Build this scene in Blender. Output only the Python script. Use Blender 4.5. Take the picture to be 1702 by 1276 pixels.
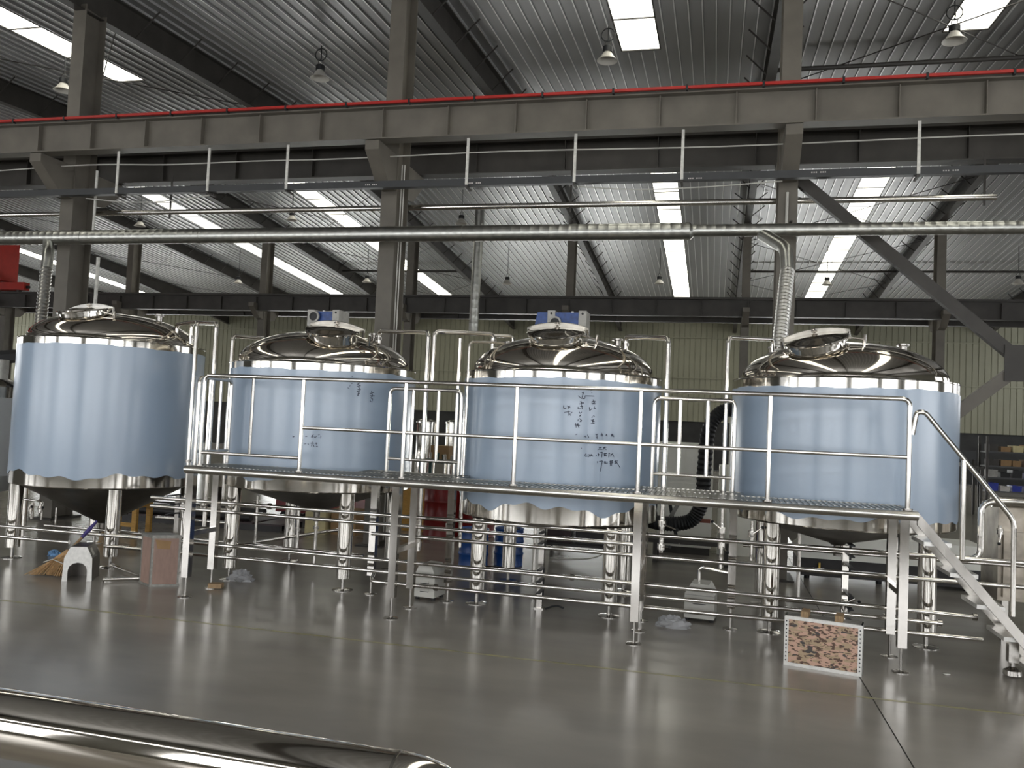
import bpy, math, random
from mathutils import Vector, Matrix
random.seed(7)
for _o in list(bpy.data.objects):
    bpy.data.objects.remove(_o, do_unlink=True)
SC = bpy.context.scene
COL = SC.collection
PI = math.pi

# ------------------------------------------------------------------ camera
YAW, PITCH, ROLL = 0.237732, 0.047219, 0.044932
FOCAL_PX, EYE = 1392.74, Vector((0, 0, 1.989))
_f = Vector((-math.sin(YAW) * math.cos(PITCH), math.cos(YAW) * math.cos(PITCH), math.sin(PITCH)))
_r0 = Vector((math.cos(YAW), math.sin(YAW), 0)); _u0 = _r0.cross(_f)
_r = math.cos(ROLL) * _r0 + math.sin(ROLL) * _u0
_u = -math.sin(ROLL) * _r0 + math.cos(ROLL) * _u0
cam_data = bpy.data.cameras.new('camera')
cam_data.sensor_fit = 'HORIZONTAL'; cam_data.sensor_width = 36.0
cam_data.lens = FOCAL_PX / 1702 * 36.0
cam_data.clip_start = 0.05; cam_data.clip_end = 300
cam = bpy.data.objects.new('camera', cam_data); COL.objects.link(cam)
_m = Matrix((( _r.x, _u.x, -_f.x, EYE.x), (_r.y, _u.y, -_f.y, EYE.y), (_r.z, _u.z, -_f.z, EYE.z), (0, 0, 0, 1)))
cam.matrix_world = _m
SC.camera = cam

# ------------------------------------------------------------------ light and exposure
WINDOW_GLOW, SKYLIGHT_GLOW, FAR_FILL_GLOW, SIDE_FILL_GLOW = 5.0, 3.2, 13.0, 3.0
world = bpy.data.worlds.new('sky'); SC.world = world; world.use_nodes = True
_bg = world.node_tree.nodes['Background']; _bg.inputs[0].default_value = (0.75, 0.85, 1.0, 1); _bg.inputs[1].default_value = 1.0
SC.view_settings.view_transform = 'Standard'; SC.view_settings.look = 'None'
SC.view_settings.gamma = 1.0; SC.view_settings.use_curve_mapping = False
SC.view_settings.exposure = 0.06

# ------------------------------------------------------------------ materials
def lin(c):
    return tuple(((x / 255) / 12.92 if x / 255 <= .04045 else ((x / 255 + .055) / 1.055) ** 2.4) for x in c)

MATS = {}
def mat(name, rgb, rough=.5, metal=0., var=0., vscale=4., stretch=(1, 1, 1), rvar=0., bump=0., bscale=60., bstretch=(1, 1, 1), coat=0., spec=.5, rgb2=None, alpha=1., trans=0.):
    m = bpy.data.materials.new(name); m.use_nodes = True
    nt = m.node_tree; N = nt.nodes; L = nt.links
    b = N['Principled BSDF']
    c = lin(rgb)
    b.inputs['Base Color'].default_value = (*c, 1)
    b.inputs['Roughness'].default_value = rough
    b.inputs['Metallic'].default_value = metal
    b.inputs['Specular IOR Level'].default_value = spec
    b.inputs['Coat Weight'].default_value = coat
    b.inputs['Alpha'].default_value = alpha
    b.inputs['Transmission Weight'].default_value = trans
    tc = N.new('ShaderNodeTexCoord')
    def noise(scale, st, detail=4):
        mp = N.new('ShaderNodeMapping'); mp.inputs['Scale'].default_value = st
        L.new(tc.outputs['Object'], mp.inputs['Vector'])
        n = N.new('ShaderNodeTexNoise'); n.inputs['Scale'].default_value = scale; n.inputs['Detail'].default_value = detail
        L.new(mp.outputs[0], n.inputs['Vector']); return n
    if var or rgb2:
        n = noise(vscale, stretch)
        mx = N.new('ShaderNodeMix'); mx.data_type = 'RGBA'
        c2 = lin(rgb2) if rgb2 else tuple(min(1, x * (1 + var)) for x in c)
        c1 = c if rgb2 else tuple(x * (1 - var) for x in c)
        rp = N.new('ShaderNodeValToRGB'); rp.color_ramp.elements[0].position = .3; rp.color_ramp.elements[1].position = .7
        L.new(n.outputs[0], rp.inputs[0]); L.new(rp.outputs[0], mx.inputs['Factor'])
        mx.inputs['A'].default_value = (*c1, 1); mx.inputs['B'].default_value = (*c2, 1)
        L.new(mx.outputs['Result'], b.inputs['Base Color'])
    if rvar:
        n = noise(vscale * 1.7, stretch)
        mr = N.new('ShaderNodeMapRange'); mr.inputs['To Min'].default_value = max(.02, rough - rvar); mr.inputs['To Max'].default_value = rough + rvar
        L.new(n.outputs[0], mr.inputs[0]); L.new(mr.outputs[0], b.inputs['Roughness'])
    if bump:
        n = noise(bscale, bstretch, 3)
        bp = N.new('ShaderNodeBump'); bp.inputs['Strength'].default_value = bump; bp.inputs['Distance'].default_value = .01
        L.new(n.outputs[0], bp.inputs['Height']); L.new(bp.outputs[0], b.inputs['Normal'])
    MATS[name] = m; return m

def glow(name, rgb, strength):
    m = bpy.data.materials.new(name); m.use_nodes = True
    nt = m.node_tree; N = nt.nodes
    b = N['Principled BSDF']; b.inputs['Base Color'].default_value = (*lin(rgb), 1)
    b.inputs['Emission Color'].default_value = (*lin(rgb), 1); b.inputs['Emission Strength'].default_value = strength
    MATS[name] = m; return m

mat('chrome', (208, 204, 196), .10, 1., var=.05, vscale=2, rvar=.03)
mat('chrome_pipe', (214, 210, 203), .16, 1., rvar=.03, vscale=6)
mat('leg_steel', (196, 192, 186), .11, 1., var=.10, vscale=5, stretch=(1, 1, .3), rvar=.05)
mat('dome_steel', (222, 215, 204), .07, 1., rvar=.02, vscale=3)
mat('brushed', (176, 172, 166), .19, 1., var=.10, vscale=8, stretch=(1, 1, .1), rvar=.06)
mat('satin', (176, 174, 168), .34, 1., var=.14, vscale=14, rvar=.08)
mat('stained_steel', (150, 142, 130), .42, .8, var=.35, vscale=5, rvar=.1)
mat('edge_steel', (190, 187, 180), .24, 1., var=.18, vscale=3, stretch=(1, 4, 4), rvar=.07)
mat('machine_dark', (44, 42, 42), .5, 0., var=.3, vscale=5)
mat('machine_plum', (62, 48, 50), .5, 0., var=.3, vscale=5)
mat('dull_cone', (120, 116, 110), .33, 1., var=.15, vscale=5)
mat('film', (152, 168, 186), .24, 0., var=.02, vscale=1.6, stretch=(3, 3, .35), rvar=.05, bump=.05, bscale=1.6, bstretch=(1, 1, 3), spec=.8)
mat('film_grey', (158, 160, 160), .35, 0., var=.05, vscale=1.6)
mat('marker', (38, 44, 62), .6)
mat('concrete', (136, 131, 123), .21, 0., var=.14, vscale=.8, stretch=(1, 2.2, 1), rvar=.07, bump=.012, bscale=3, spec=.42)
mat('joint', (28, 28, 27), .8)
mat('yellow_paint', (158, 150, 98), .3, var=.1, vscale=6, rgb2=(118, 115, 100))
mat('painted_steel', (104, 99, 90), .48, 0., var=.16, vscale=2.2, spec=.4)
mat('dark_steel', (62, 59, 55), .5, 0., var=.2, vscale=2.5, spec=.35)
mat('tray_steel', (52, 53, 54), .45, 0., var=.1, vscale=3)
mat('deck_metal', (154, 154, 154), .40, .50, var=.10, vscale=.9, stretch=(1, .2, 1), rvar=.08)
mat('lit_seam_metal', (236, 236, 234), .32, .35)  # pale seam strip on the ribs, with side light put into its colour
mat('wall_cream', (150, 149, 128), .55, 0., var=.05, vscale=1.0)
mat('wall_plinth', (50, 50, 49), .7, 0., var=.25, vscale=1.5)
mat('wall_plain', (120, 120, 112), .7, 0., var=.06, vscale=1.)
mat('galvanized', (178, 178, 172), .33, 1., var=.14, vscale=9, rvar=.10)
mat('flex_foil', (206, 204, 198), .28, 1., var=.15, vscale=18, bump=.25, bscale=30, bstretch=(1, 1, 4))
mat('red_paint', (168, 34, 26), .45, 0., var=.12, vscale=6)
mat('crane_red', (176, 40, 26), .45, 0., var=.12, vscale=3)
mat('blue_paint', (34, 64, 122), .4, 0., var=.35, vscale=18)
mat('cast_grey', (150, 148, 142), .45, .2, var=.15, vscale=15)
mat('black_rubber', (24, 25, 27), .55)
mat('lamp_shade', (196, 192, 182), .35, 0., spec=.5)
mat('white_strip', (206, 204, 196), .5, var=.15, vscale=20)
mat('cable_white', (190, 188, 180), .5)
mat('plywood', (148, 122, 110), .6, var=.10, vscale=8, stretch=(4, 1, 1))
mat('case_trim', (142, 140, 134), .45, .5, var=.2, vscale=25)
mat('alu_trim', (205, 203, 198), .35, .7, var=.1, vscale=30)
mat('straw', (178, 144, 102), .8, var=.3, vscale=40)
mat('purple_wrap', (70, 60, 120), .5, var=.3, vscale=30)
mat('rag_blue', (110, 150, 190), .8, var=.4, vscale=30)
mat('pump_white', (196, 194, 186), .38, .0, var=.05, vscale=10)
mat('wood', (150, 124, 92), .7, var=.2, vscale=20, stretch=(6, 1, 1))
mat('wood_yellow', (176, 134, 60), .6, var=.2, vscale=14, stretch=(1, 1, 5))
mat('bag_plastic', (176, 176, 178), .25, 0., alpha=.62, bump=.4, bscale=25)
mat('drum_red', (120, 24, 22), .35, 0., var=.15, vscale=6)
mat('drum_blue', (20, 66, 130), .35, 0., var=.15, vscale=6)
mat('cardboard', (150, 120, 84), .8, var=.1, vscale=8)
mat('paper_box', (196, 184, 140), .7, var=.1, vscale=8)
mat('machine_white', (236, 235, 226), .45, 0., var=.04, vscale=4)
mat('machine_red', (120, 40, 44), .45, 0., var=.2, vscale=6)
mat('teal_paint', (28, 74, 70), .5)
mat('brown_red', (140, 84, 70), .6)
mat('foot_puck', (20, 20, 20), .6)
mat('bin_blue', (36, 54, 150), .45, var=.1, vscale=6)
mat('bin_white', (196, 192, 186), .5, var=.1, vscale=6)
mat('brass', (190, 160, 80), .35, .8)
glow('skylight', (255, 253, 240), SKYLIGHT_GLOW)
glow('window_pane', (250, 252, 255), WINDOW_GLOW)
glow('far_fill_pane', (250, 252, 250), FAR_FILL_GLOW)
glow('side_fill_pane', (250, 252, 255), SIDE_FILL_GLOW)

def camo():
    m = bpy.data.materials.new('camo_print'); m.use_nodes = True
    N = m.node_tree.nodes; L = m.node_tree.links; b = N['Principled BSDF']; b.inputs['Roughness'].default_value = .55
    tc = N.new('ShaderNodeTexCoord'); mp = N.new('ShaderNodeMapping'); mp.inputs['Scale'].default_value = (1, 1, 2.4)
    L.new(tc.outputs['Object'], mp.inputs['Vector'])
    cols = [lin((192, 156, 136)), lin((170, 148, 120)), lin((88, 66, 54)), lin((70, 64, 62))]
    prev = None
    for i, (sc, lo, hi) in enumerate(((11, .5, .54), (26, .545, .565), (13, .63, .65))):
        n = N.new('ShaderNodeTexNoise'); n.inputs['Scale'].default_value = sc; n.inputs['Detail'].default_value = 1.5
        mv = N.new('ShaderNodeVectorMath'); mv.operation = 'ADD'; mv.inputs[1].default_value = (i * 3.1, i * 1.7, i * 2.3)
        L.new(mp.outputs[0], mv.inputs[0]); L.new(mv.outputs[0], n.inputs['Vector'])
        r = N.new('ShaderNodeValToRGB'); r.color_ramp.elements[0].position = lo; r.color_ramp.elements[1].position = hi
        L.new(n.outputs[0], r.inputs[0])
        mx = N.new('ShaderNodeMix'); mx.data_type = 'RGBA'; L.new(r.outputs[0], mx.inputs['Factor'])
        if prev is None: mx.inputs['A'].default_value = (*cols[0], 1)
        else: L.new(prev.outputs['Result'], mx.inputs['A'])
        mx.inputs['B'].default_value = (*cols[i + 1], 1); prev = mx
    L.new(prev.outputs['Result'], b.inputs['Base Color'])
    MATS['camo_print'] = m
camo()

# ------------------------------------------------------------------ mesh helpers
class MB:
    def __init__(s): s.v = []; s.f = []; s.s = []
    def add(s, vs, fs, smooth=False):
        o = len(s.v); s.v += [tuple(p) for p in vs]
        s.f += [tuple(i + o for i in f) for f in fs]; s.s += [smooth] * len(fs); return s
    def box(s, x0, x1, y0, y1, z0, z1):
        vs = [(x, y, z) for z in (z0, z1) for y in (y0, y1) for x in (x0, x1)]
        return s.add(vs, [(0, 2, 3, 1), (4, 5, 7, 6), (0, 1, 5, 4), (2, 6, 7, 3), (0, 4, 6, 2), (1, 3, 7, 5)])
    def obox(s, c, size, R=Matrix.Identity(3)):
        c = Vector(c); h = [x / 2 for x in size]
        vs = [c + R @ Vector((x * h[0], y * h[1], z * h[2])) for z in (-1, 1) for y in (-1, 1) for x in (-1, 1)]
        return s.add(vs, [(0, 2, 3, 1), (4, 5, 7, 6), (0, 1, 5, 4), (2, 6, 7, 3), (0, 4, 6, 2), (1, 3, 7, 5)])
    def beam(s, p, q, w, h, up=(0, 0, 1)):
        p = Vector(p); q = Vector(q); d = (q - p); l = d.length; d.normalize()
        x = d.cross(Vector(up)); x = x.normalized() if x.length > 1e-6 else Vector((1, 0, 0)); z = x.cross(d)
        return s.obox((p + q) / 2, (w, l, h), Matrix((x, d, z)).transposed())
    def tube(s, pts, r, n=10, cap=True):
        pts = [Vector(p) for p in pts]; rs = r if isinstance(r, (list, tuple)) else [r] * len(pts)
        t = [(pts[min(i + 1, len(pts) - 1)] - pts[max(i - 1, 0)]).normalized() for i in range(len(pts))]
        a = t[0].orthogonal().normalized(); vs = []
        for i, p in enumerate(pts):
            if i: a = t[i - 1].rotation_difference(t[i]) @ a
            a = (a - t[i] * a.dot(t[i])).normalized(); b = t[i].cross(a)
            vs += [p + (a * math.cos(2 * PI * k / n) + b * math.sin(2 * PI * k / n)) * rs[i] for k in range(n)]
        fs = [(i * n + k, i * n + (k + 1) % n, (i + 1) * n + (k + 1) % n, (i + 1) * n + k) for i in range(len(pts) - 1) for k in range(n)]
        s.add(vs, fs, True)
        if cap:
            s.add(vs[:n], [tuple(range(n))[::-1]]); s.add(vs[-n:], [tuple(range(n))])
        return s
    def cyl(s, p, q, r, n=16): return s.tube([p, q], r, n)
    def lathe(s, prof, c=(0, 0, 0), n=32, R=None, smooth=True, a0=0., a1=2 * PI):
        c = Vector(c); full = abs(a1 - a0 - 2 * PI) < 1e-6; cols = n if full else n + 1; vs = []
        for r, z in prof:
            for k in range(cols):
                a = a0 + (a1 - a0) * k / n
                p = Vector((r * math.cos(a), r * math.sin(a), z)); vs.append(c + (R @ p if R else p))
        fs = [(i * cols + k, i * cols + (k + 1) % cols, (i + 1) * cols + (k + 1) % cols, (i + 1) * cols + k) for i in range(len(prof) - 1) for k in range(n)]
        return s.add(vs, fs, smooth)
    def prism(s, poly, d):
        d = Vector(d); n = len(poly); vs = [Vector(p) for p in poly] + [Vector(p) + d for p in poly]
        return s.add(vs, [tuple(range(n))[::-1], tuple(range(n, 2 * n))] + [(i, (i + 1) % n, n + (i + 1) % n, n + i) for i in range(n)])
    def ibeam(s, p, q, w, h, tf=.014, tw=.012, up=(0, 0, 1)):
        p = Vector(p); q = Vector(q); d = (q - p).normalized(); x = d.cross(Vector(up)).normalized(); z = x.cross(d)
        s.beam(p + z * (h - tf) / 2, q + z * (h - tf) / 2, w, tf, up); s.beam(p - z * (h - tf) / 2, q - z * (h - tf) / 2, w, tf, up)
        return s.beam(p, q, tw, h - 2 * tf, up)
    def mesh(s, name, off=(0, 0, 0)):
        me = bpy.data.meshes.new(name); ox, oy, oz = off
        me.from_pydata([(x - ox, y - oy, z - oz) for x, y, z in s.v], [], s.f)
        me.polygons.foreach_set('use_smooth', s.s); me.update()
        if any(s.s): me.set_sharp_from_angle(angle=math.radians(32))
        return me

def fillet(pts, rad, n=5):
    pts = [Vector(p) for p in pts]; out = [pts[0]]
    for i in range(1, len(pts) - 1):
        p, a, b = pts[i], pts[i - 1], pts[i + 1]
        u = (a - p); v = (b - p); r = min(rad, u.length * .49, v.length * .49); u.normalize(); v.normalize()
        A, B = p + u * r, p + v * r
        for k in range(n + 1):
            t = k / n; out.append(A * (1 - t) ** 2 + p * 2 * t * (1 - t) + B * t * t)
    return out + [pts[-1]]

ROOT = {}
def tag(o, label=None, cat=None, group=None, kind=None):
    if label: o['label'] = label
    if cat: o['category'] = cat
    if group: o['group'] = group
    if kind: o['kind'] = kind
    return o
def thing(name, loc, label, cat, group=None):
    o = bpy.data.objects.new(name, None); COL.objects.link(o); o.location = loc; o.empty_display_size = .1
    ROOT[o.name] = Vector(loc); return tag(o, label, cat, group)
def obj(name, mb, m, parent=None, label=None, cat=None, group=None, kind=None):
    """links the shapes of mb (world coordinates) as one mesh object"""
    if parent is None:
        xs, ys, zs = zip(*mb.v); off = Vector(((min(xs) + max(xs)) / 2, (min(ys) + max(ys)) / 2, min(zs)))
    else: off = ROOT[parent.name]
    me = mb.mesh(name, off); me.materials.append(MATS[m])
    o = bpy.data.objects.new(name, me); COL.objects.link(o)
    if parent is None: o.location = off
    else: o.parent = parent
    ROOT[o.name] = off
    return tag(o, label, cat, group, kind)
def shared(name, mb, m):
    me = mb.mesh(name); me.materials.append(MATS[m]); return me
def put(name, me, parent, loc, rot=None, scale=None, label=None):
    """another object of a shared mesh, placed in world coordinates under parent"""
    o = bpy.data.objects.new(name, me); COL.objects.link(o)
    o.parent = parent; o.location = Vector(loc) - (ROOT[parent.name] if parent else Vector())
    if rot is not None: o.rotation_euler = rot
    if scale is not None: o.scale = scale
    ROOT[o.name] = ROOT[parent.name] if parent else Vector(loc)
    return tag(o, label)
# ------------------------------------------------------------------ the hall
Y_FRONT, Y_ROW1, Y_ROW2, Y_BACK, Y_RIDGE = -4.5, 12.45, 29.2, 45.7, 20.6
Z_RIDGE, SLOPE = 10.1, .07
X_LEFT, X_RIGHT = -47.1, 18.9
def deck_z(y): return Z_RIDGE - SLOPE * abs(y - Y_RIDGE)
FRAMES = [-5.086 + 6 * k for k in range(-7, 5)]

mb = MB().box(X_LEFT, 1.254, Y_FRONT, Y_BACK, -.2, 0).box(1.264, X_RIGHT, Y_FRONT, Y_BACK, -.2, 0)
floor = obj('floor', mb, 'concrete', label='polished grey concrete floor of the workshop', kind='structure')
obj('joint_filler', MB().box(1.2545, 1.2635, Y_FRONT, Y_BACK, -.15, -.004), 'joint', floor)
obj('trim_1', MB().box(-16, 9, 7.045, 7.08, .0005, .0022), 'yellow_paint', label='worn yellow line painted along the floor', kind='structure')

# roof deck: ribbed sheets, with openings left for the rooflights
NEAR_STRIPS = [-14.0, -1.72, 4.42]
FAR_STRIPS = [-44.6, -32.6, -20.2, -14.0, -1.72, 4.42]
SW = .40
NEAR_END, FAR_START, NEAR_START, FAR_END = 17.15, 25.3, -2.0, 44.0
ceiling = obj('ceiling', MB().prism([(X_LEFT, Y_RIDGE - .35, Z_RIDGE - .01), (X_LEFT, Y_RIDGE, Z_RIDGE + .012), (X_LEFT, Y_RIDGE + .35, Z_RIDGE - .01), (X_LEFT, Y_RIDGE, Z_RIDGE + .05)], (X_RIGHT - X_LEFT, 0, 0)), 'deck_metal', label='ribbed metal roof deck', kind='structure')
_sheets = {}
def sheet(w, y0, y1):
    key = (round(w, 3), round(y0, 3), round(y1, 3))
    if key in _sheets: return _sheets[key]
    m = MB(); n = max(1, round(w / .25)); p = w / n; prof = []
    for i in range(n):
        x = i * p
        prof += [(x, 0), (x + p / 2 - .022, 0), (x + p / 2 - .011, -.035), (x + p / 2 + .011, -.035), (x + p / 2 + .022, 0)]
    prof.append((w, 0)); z0, z1 = deck_z(y0), deck_z(y1)
    vs = [(x, y0, z + z0) for x, z in prof] + [(x, y1, z + z1) for x, z in prof]
    vs += [(0, y0, z0 + .06), (w, y0, z0 + .06), (0, y1, z1 + .06), (w, y1, z1 + .06)]
    k = len(prof)
    m.add(vs, [(i, i + k, i + 1 + k, i + 1) for i in range(k - 1)] + [(2 * k, 2 * k + 1, 2 * k + 3, 2 * k + 2)])
    me = shared('roof_panel', m, 'deck_metal'); me.materials.append(MATS['lit_seam_metal'])
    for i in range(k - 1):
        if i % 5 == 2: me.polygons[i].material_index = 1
    _sheets[key] = me; return me
for strips, yr, hole in ((NEAR_STRIPS, (Y_FRONT, Y_RIDGE), (NEAR_START, NEAR_END)), (FAR_STRIPS, (Y_RIDGE, Y_BACK), (FAR_START, FAR_END))):
    x = X_LEFT
    for s in strips + [None]:
        end = (s - SW) if s is not None else X_RIGHT
        while x < end - .01:
            w = min(1.0, end - x)
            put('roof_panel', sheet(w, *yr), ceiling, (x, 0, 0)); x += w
        if s is not None:
            for a, b in ((yr[0], hole[0]), (hole[1], yr[1])):
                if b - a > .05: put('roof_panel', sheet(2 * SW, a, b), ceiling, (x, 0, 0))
            x += 2 * SW
WN = 0
def skylight(x, y0, y1):
    global WN; WN += 1
    fr = MB()
    for sx in (-SW, SW): fr.beam((x + sx, y0, deck_z(y0) + .02), (x + sx, y1, deck_z(y1) + .02), .03, .05)
    n = max(1, round((y1 - y0) / 1.65)); p = (y1 - y0) / n
    for i in range(n + 1): fr.box(x - SW, x + SW, y0 + i * p - .014, y0 + i * p + .014, deck_z(y0 + i * p) - .012, deck_z(y0 + i * p) + .03)
    w = obj('window_%d' % WN, fr, 'dark_steel', label='translucent rooflight strip in the metal roof', kind='structure')
    n = max(1, round((y1 - y0) / 1.65)); p = (y1 - y0) / n
    for i in range(n):
        a, b = y0 + i * p + .015, y0 + (i + 1) * p - .015
        za, zb = deck_z(a), deck_z(b)
        obj('pane', MB().prism([(x - SW + .016, a, za + .01), (x + SW - .016, a, za + .01), (x + SW - .016, b, zb + .01), (x - SW + .016, b, zb + .01)], (0, 0, .012)), 'skylight', w)
for x in NEAR_STRIPS: skylight(x, NEAR_START, NEAR_END)
for x in FAR_STRIPS: skylight(x, FAR_START, FAR_END)

# walls
PL = 2.55
ADDED_FAR_WIN = [(-42.5, -37.0), (-36.0, -30.5), (-26.2, -19.4), (-12.8, -9.2), (-8.4, -4.8), (1.6, 5.6), (6.4, 10.4)]  # windows added out of sight behind the tanks to brighten the far roof
FZ0, FZ1 = .25, 2.3
pb = MB().box(X_LEFT, X_RIGHT, Y_BACK + .02, Y_BACK + .3, FZ1, PL).box(X_LEFT, X_RIGHT, Y_BACK + .02, Y_BACK + .3, 0, FZ0)
for a, b in zip([X_LEFT] + [w[1] for w in ADDED_FAR_WIN], [w[0] for w in ADDED_FAR_WIN] + [X_RIGHT]): pb.box(a, b, Y_BACK + .02, Y_BACK + .3, FZ0, FZ1)
wall_back = obj('wall_back', pb, 'wall_plinth', label='far wall with a dark plinth below cream cladding', kind='structure')
W_, n_ = 1.144, 4; p_ = W_ / n_; prof = []
for i in range(n_):
    x = i * p_; prof += [(x, 0), (x + p_ - .06, 0), (x + p_ - .045, .03), (x + p_ - .015, .03)]
prof.append((W_, 0)); k_ = len(prof); zt_ = deck_z(Y_BACK) + .02
pm = MB().add([(x, y, PL - .02) for x, y in prof] + [(x, y, zt_) for x, y in prof], [(i, i + 1, i + 1 + k_, i + k_) for i in range(k_ - 1)])
panel_me = shared('wall_panel', pm.box(0, W_, .05, .1, PL - .02, zt_), 'wall_cream')
nx = int((X_RIGHT - X_LEFT) / W_)
for i in range(nx + 1):
    if X_LEFT + i * W_ < X_RIGHT - .3: put('wall_panel', panel_me, wall_back, (X_LEFT + i * W_, Y_BACK - .08, 0))
for z in (4.85, 7.0): obj('wall_rail', MB().box(X_LEFT, X_RIGHT, Y_BACK - .16, Y_BACK - .09, z - .03, z + .03), 'wall_cream', wall_back)

# wall behind the viewer: one wide glazed opening per bay and a continuous clerestory
WZ0, WZ1, CZ0, CZ1 = .9, 4.3, 5.5, 6.0
BAYS = [(FRAMES[i], FRAMES[i + 1]) for i in range(3, 10)]
fw = MB(); zt = deck_z(Y_FRONT) + .02
xa, xe = BAYS[0][0], BAYS[-1][1]
WINS = [(-39.3, -33.0), (-31.3, -25.0), (-23.3, -17.0), (-15.3, -8.0), (-6.3, .4), (1.8, 8.0), (9.7, 15.7)]
xa, xe = WINS[0][0] - .4, WINS[-1][1] + .4
fw.box(X_LEFT, xa, Y_FRONT - .25, Y_FRONT, 0, zt).box(xe, X_RIGHT, Y_FRONT - .25, Y_FRONT, 0, zt)
fw.box(xa, xe, Y_FRONT - .25, Y_FRONT, 0, WZ0).box(xa, xe, Y_FRONT - .25, Y_FRONT, WZ1, CZ0).box(xa, xe, Y_FRONT - .25, Y_FRONT, CZ1, zt)
for a, b in zip([xa] + [w[1] for w in WINS], [w[0] for w in WINS] + [xe]): fw.box(a, b, Y_FRONT - .25, Y_FRONT, WZ0, WZ1)
obj('wall_front', fw, 'wall_plain', label='wall with tall windows behind the viewer', kind='structure')
def glazed(x0, x1, z0, z1, nxp, nzp, pane, y=None, axis='x', lab='out-of-view steel-framed window with bright panes'):
    """window in a wall: frame bars and one pane object per light; axis y = in an end wall at x=y"""
    global WN; WN += 1
    fr = MB(); T = .05
    def B(a0, a1, c0, c1, d0=-.14, d1=-.04):
        if axis == 'x': fr.box(a0, a1, y + d0, y + d1, c0, c1)
        else: fr.box(y + min(-d0 * axis, -d1 * axis), y + max(-d0 * axis, -d1 * axis), a0, a1, c0, c1)
    for i in range(nxp + 1):
        xx = x0 + (x1 - x0) * i / nxp; B(xx - T / 2, xx + T / 2, z0, z1)
    for j in range(nzp + 1):
        zz = z0 + (z1 - z0) * j / nzp; B(x0, x1, zz - T / 2, zz + T / 2)
    w = obj('window_%d' % WN, fr, 'dark_steel', label=lab, kind='structure')
    for i in range(nxp):
        for j in range(nzp):
            a, b = x0 + (x1 - x0) * i / nxp + T / 2, x0 + (x1 - x0) * (i + 1) / nxp - T / 2
            c, d = z0 + (z1 - z0) * j / nzp + T / 2, z0 + (z1 - z0) * (j + 1) / nzp - T / 2
            if axis == 'x': pb = MB().box(a, b, y - .10, y - .085, c, d)
            else: pb = MB().box(y + min(.085 * axis, .10 * axis), y + max(.085 * axis, .10 * axis), a, b, c, d)
            obj('pane', pb, pane, w)
for a, b in WINS:
    glazed(a, b, WZ0, WZ1, 4, 2, 'window_pane', Y_FRONT)
glazed(xa, xe, CZ0, CZ1, 20, 1, 'window_pane', Y_FRONT, lab='long clerestory window with bright panes')

for a, b in ADDED_FAR_WIN: glazed(a, b, FZ0, FZ1, 5, 2, 'far_fill_pane', Y_BACK + .2, lab='added low window in the far wall, unseen behind the tanks')
# gable walls; their windows are added to light the hall sides and right tank
GZ0, GZ1 = 3.2, 7.2
GYS = {'left': [(14.5, 27.5), (31.0, 44.0)], 'right': [(-3.2, 1.6), (3.0, 10.6), (14.5, 27.5), (31.0, 44.0)]}
for side, x, s in (('left', X_LEFT, -1), ('right', X_RIGHT, 1)):
    g = MB()
    def strip(y0, y1, z0, z1f):
        x0, x1 = (x - .25, x) if s < 0 else (x, x + .25)
        ys = [y0] + ([Y_RIDGE] if y0 < Y_RIDGE < y1 else []) + [y1]
        poly = [(x0, y0, z0), (x0, y1, z0)] + [(x0, yy, z1f(yy)) for yy in ys[::-1]]
        g.prism(poly, (.25, 0, 0))
    top = lambda yy: deck_z(yy) + .02
    GY = GYS[side]
    for y0, y1 in zip([Y_FRONT] + [q[1] for q in GY], [q[0] for q in GY] + [Y_BACK]): strip(y0, y1, 0, top)
    for y0, y1 in GY:
        strip(y0, y1, 0, lambda yy, y0=y0: GZ0 if y0 > 12 else WZ0); strip(y0, y1, GZ1 if y0 > 12 else WZ1, top)
    obj('wall_' + side, g, 'wall_plain', label='%s end wall of the workshop' % side, kind='structure')
    for y0, y1 in GY:
        if y0 > 12: glazed(y0, y1, GZ0, GZ1, 8, 2, 'side_fill_pane', x, axis=s)
        else: glazed(y0, y1, WZ0, WZ1, 4, 2, 'window_pane', x, axis=s)

# ------------------------------------------------------------------ steel frame
def column(x, y, ztop, label, group, bracket_front=True):
    t = thing('steel_column', (x, y, 0), label, 'column', group)
    m = MB(); w, d = .26, .5
    m.box(x - w / 2, x + w / 2, y - d / 2, y - d / 2 + .016, .02, ztop).box(x - w / 2, x + w / 2, y + d / 2 - .016, y + d / 2, .02, ztop).box(x - .008, x + .008, y - d / 2 + .016, y + d / 2 - .016, .02, ztop)
    obj('shaft', m, 'painted_steel', t)
    obj('base_plate', MB().box(x - .22, x + .22, y - .36, y + .36, 0, .025), 'dark_steel', t)
    for s in ((-1, 1) if bracket_front else ()):
        ye = y + s * d / 2
        poly = [(x - .11, ye, 5.55), (x - .11, ye, 6.12), (x - .11, ye + s * .75, 6.12), (x - .11, ye + s * .75, 5.98), (x - .11, ye + s * .3, 5.6)]
        obj('corbel', MB().prism(poly, (.22, 0, 0)), 'painted_steel', t)
    return t
names1 = {-11.086: 'grey steel column behind the leftmost wrapped tank', -5.086: 'grey steel column between the second and third tank domes', .914: 'grey steel column behind the rightmost tank with the diagonal brace', 6.914: 'grey steel column right of the diagonal brace'}
for x, lb in names1.items(): column(x, Y_ROW1, deck_z(Y_ROW1) - .5, lb, 'columns of the front row')
for i, x in enumerate([-29.086, -23.086, -17.086, -11.086, -5.086, .914, 6.914, 12.914]):
    word = ['first', 'second', 'third', 'fourth', 'fifth', 'sixth', 'seventh', 'eighth'][i]
    column(x, Y_ROW2, deck_z(Y_ROW2) - .4, 'dark steel column of the far row, %s from the left' % word, 'columns of the far row')

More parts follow.
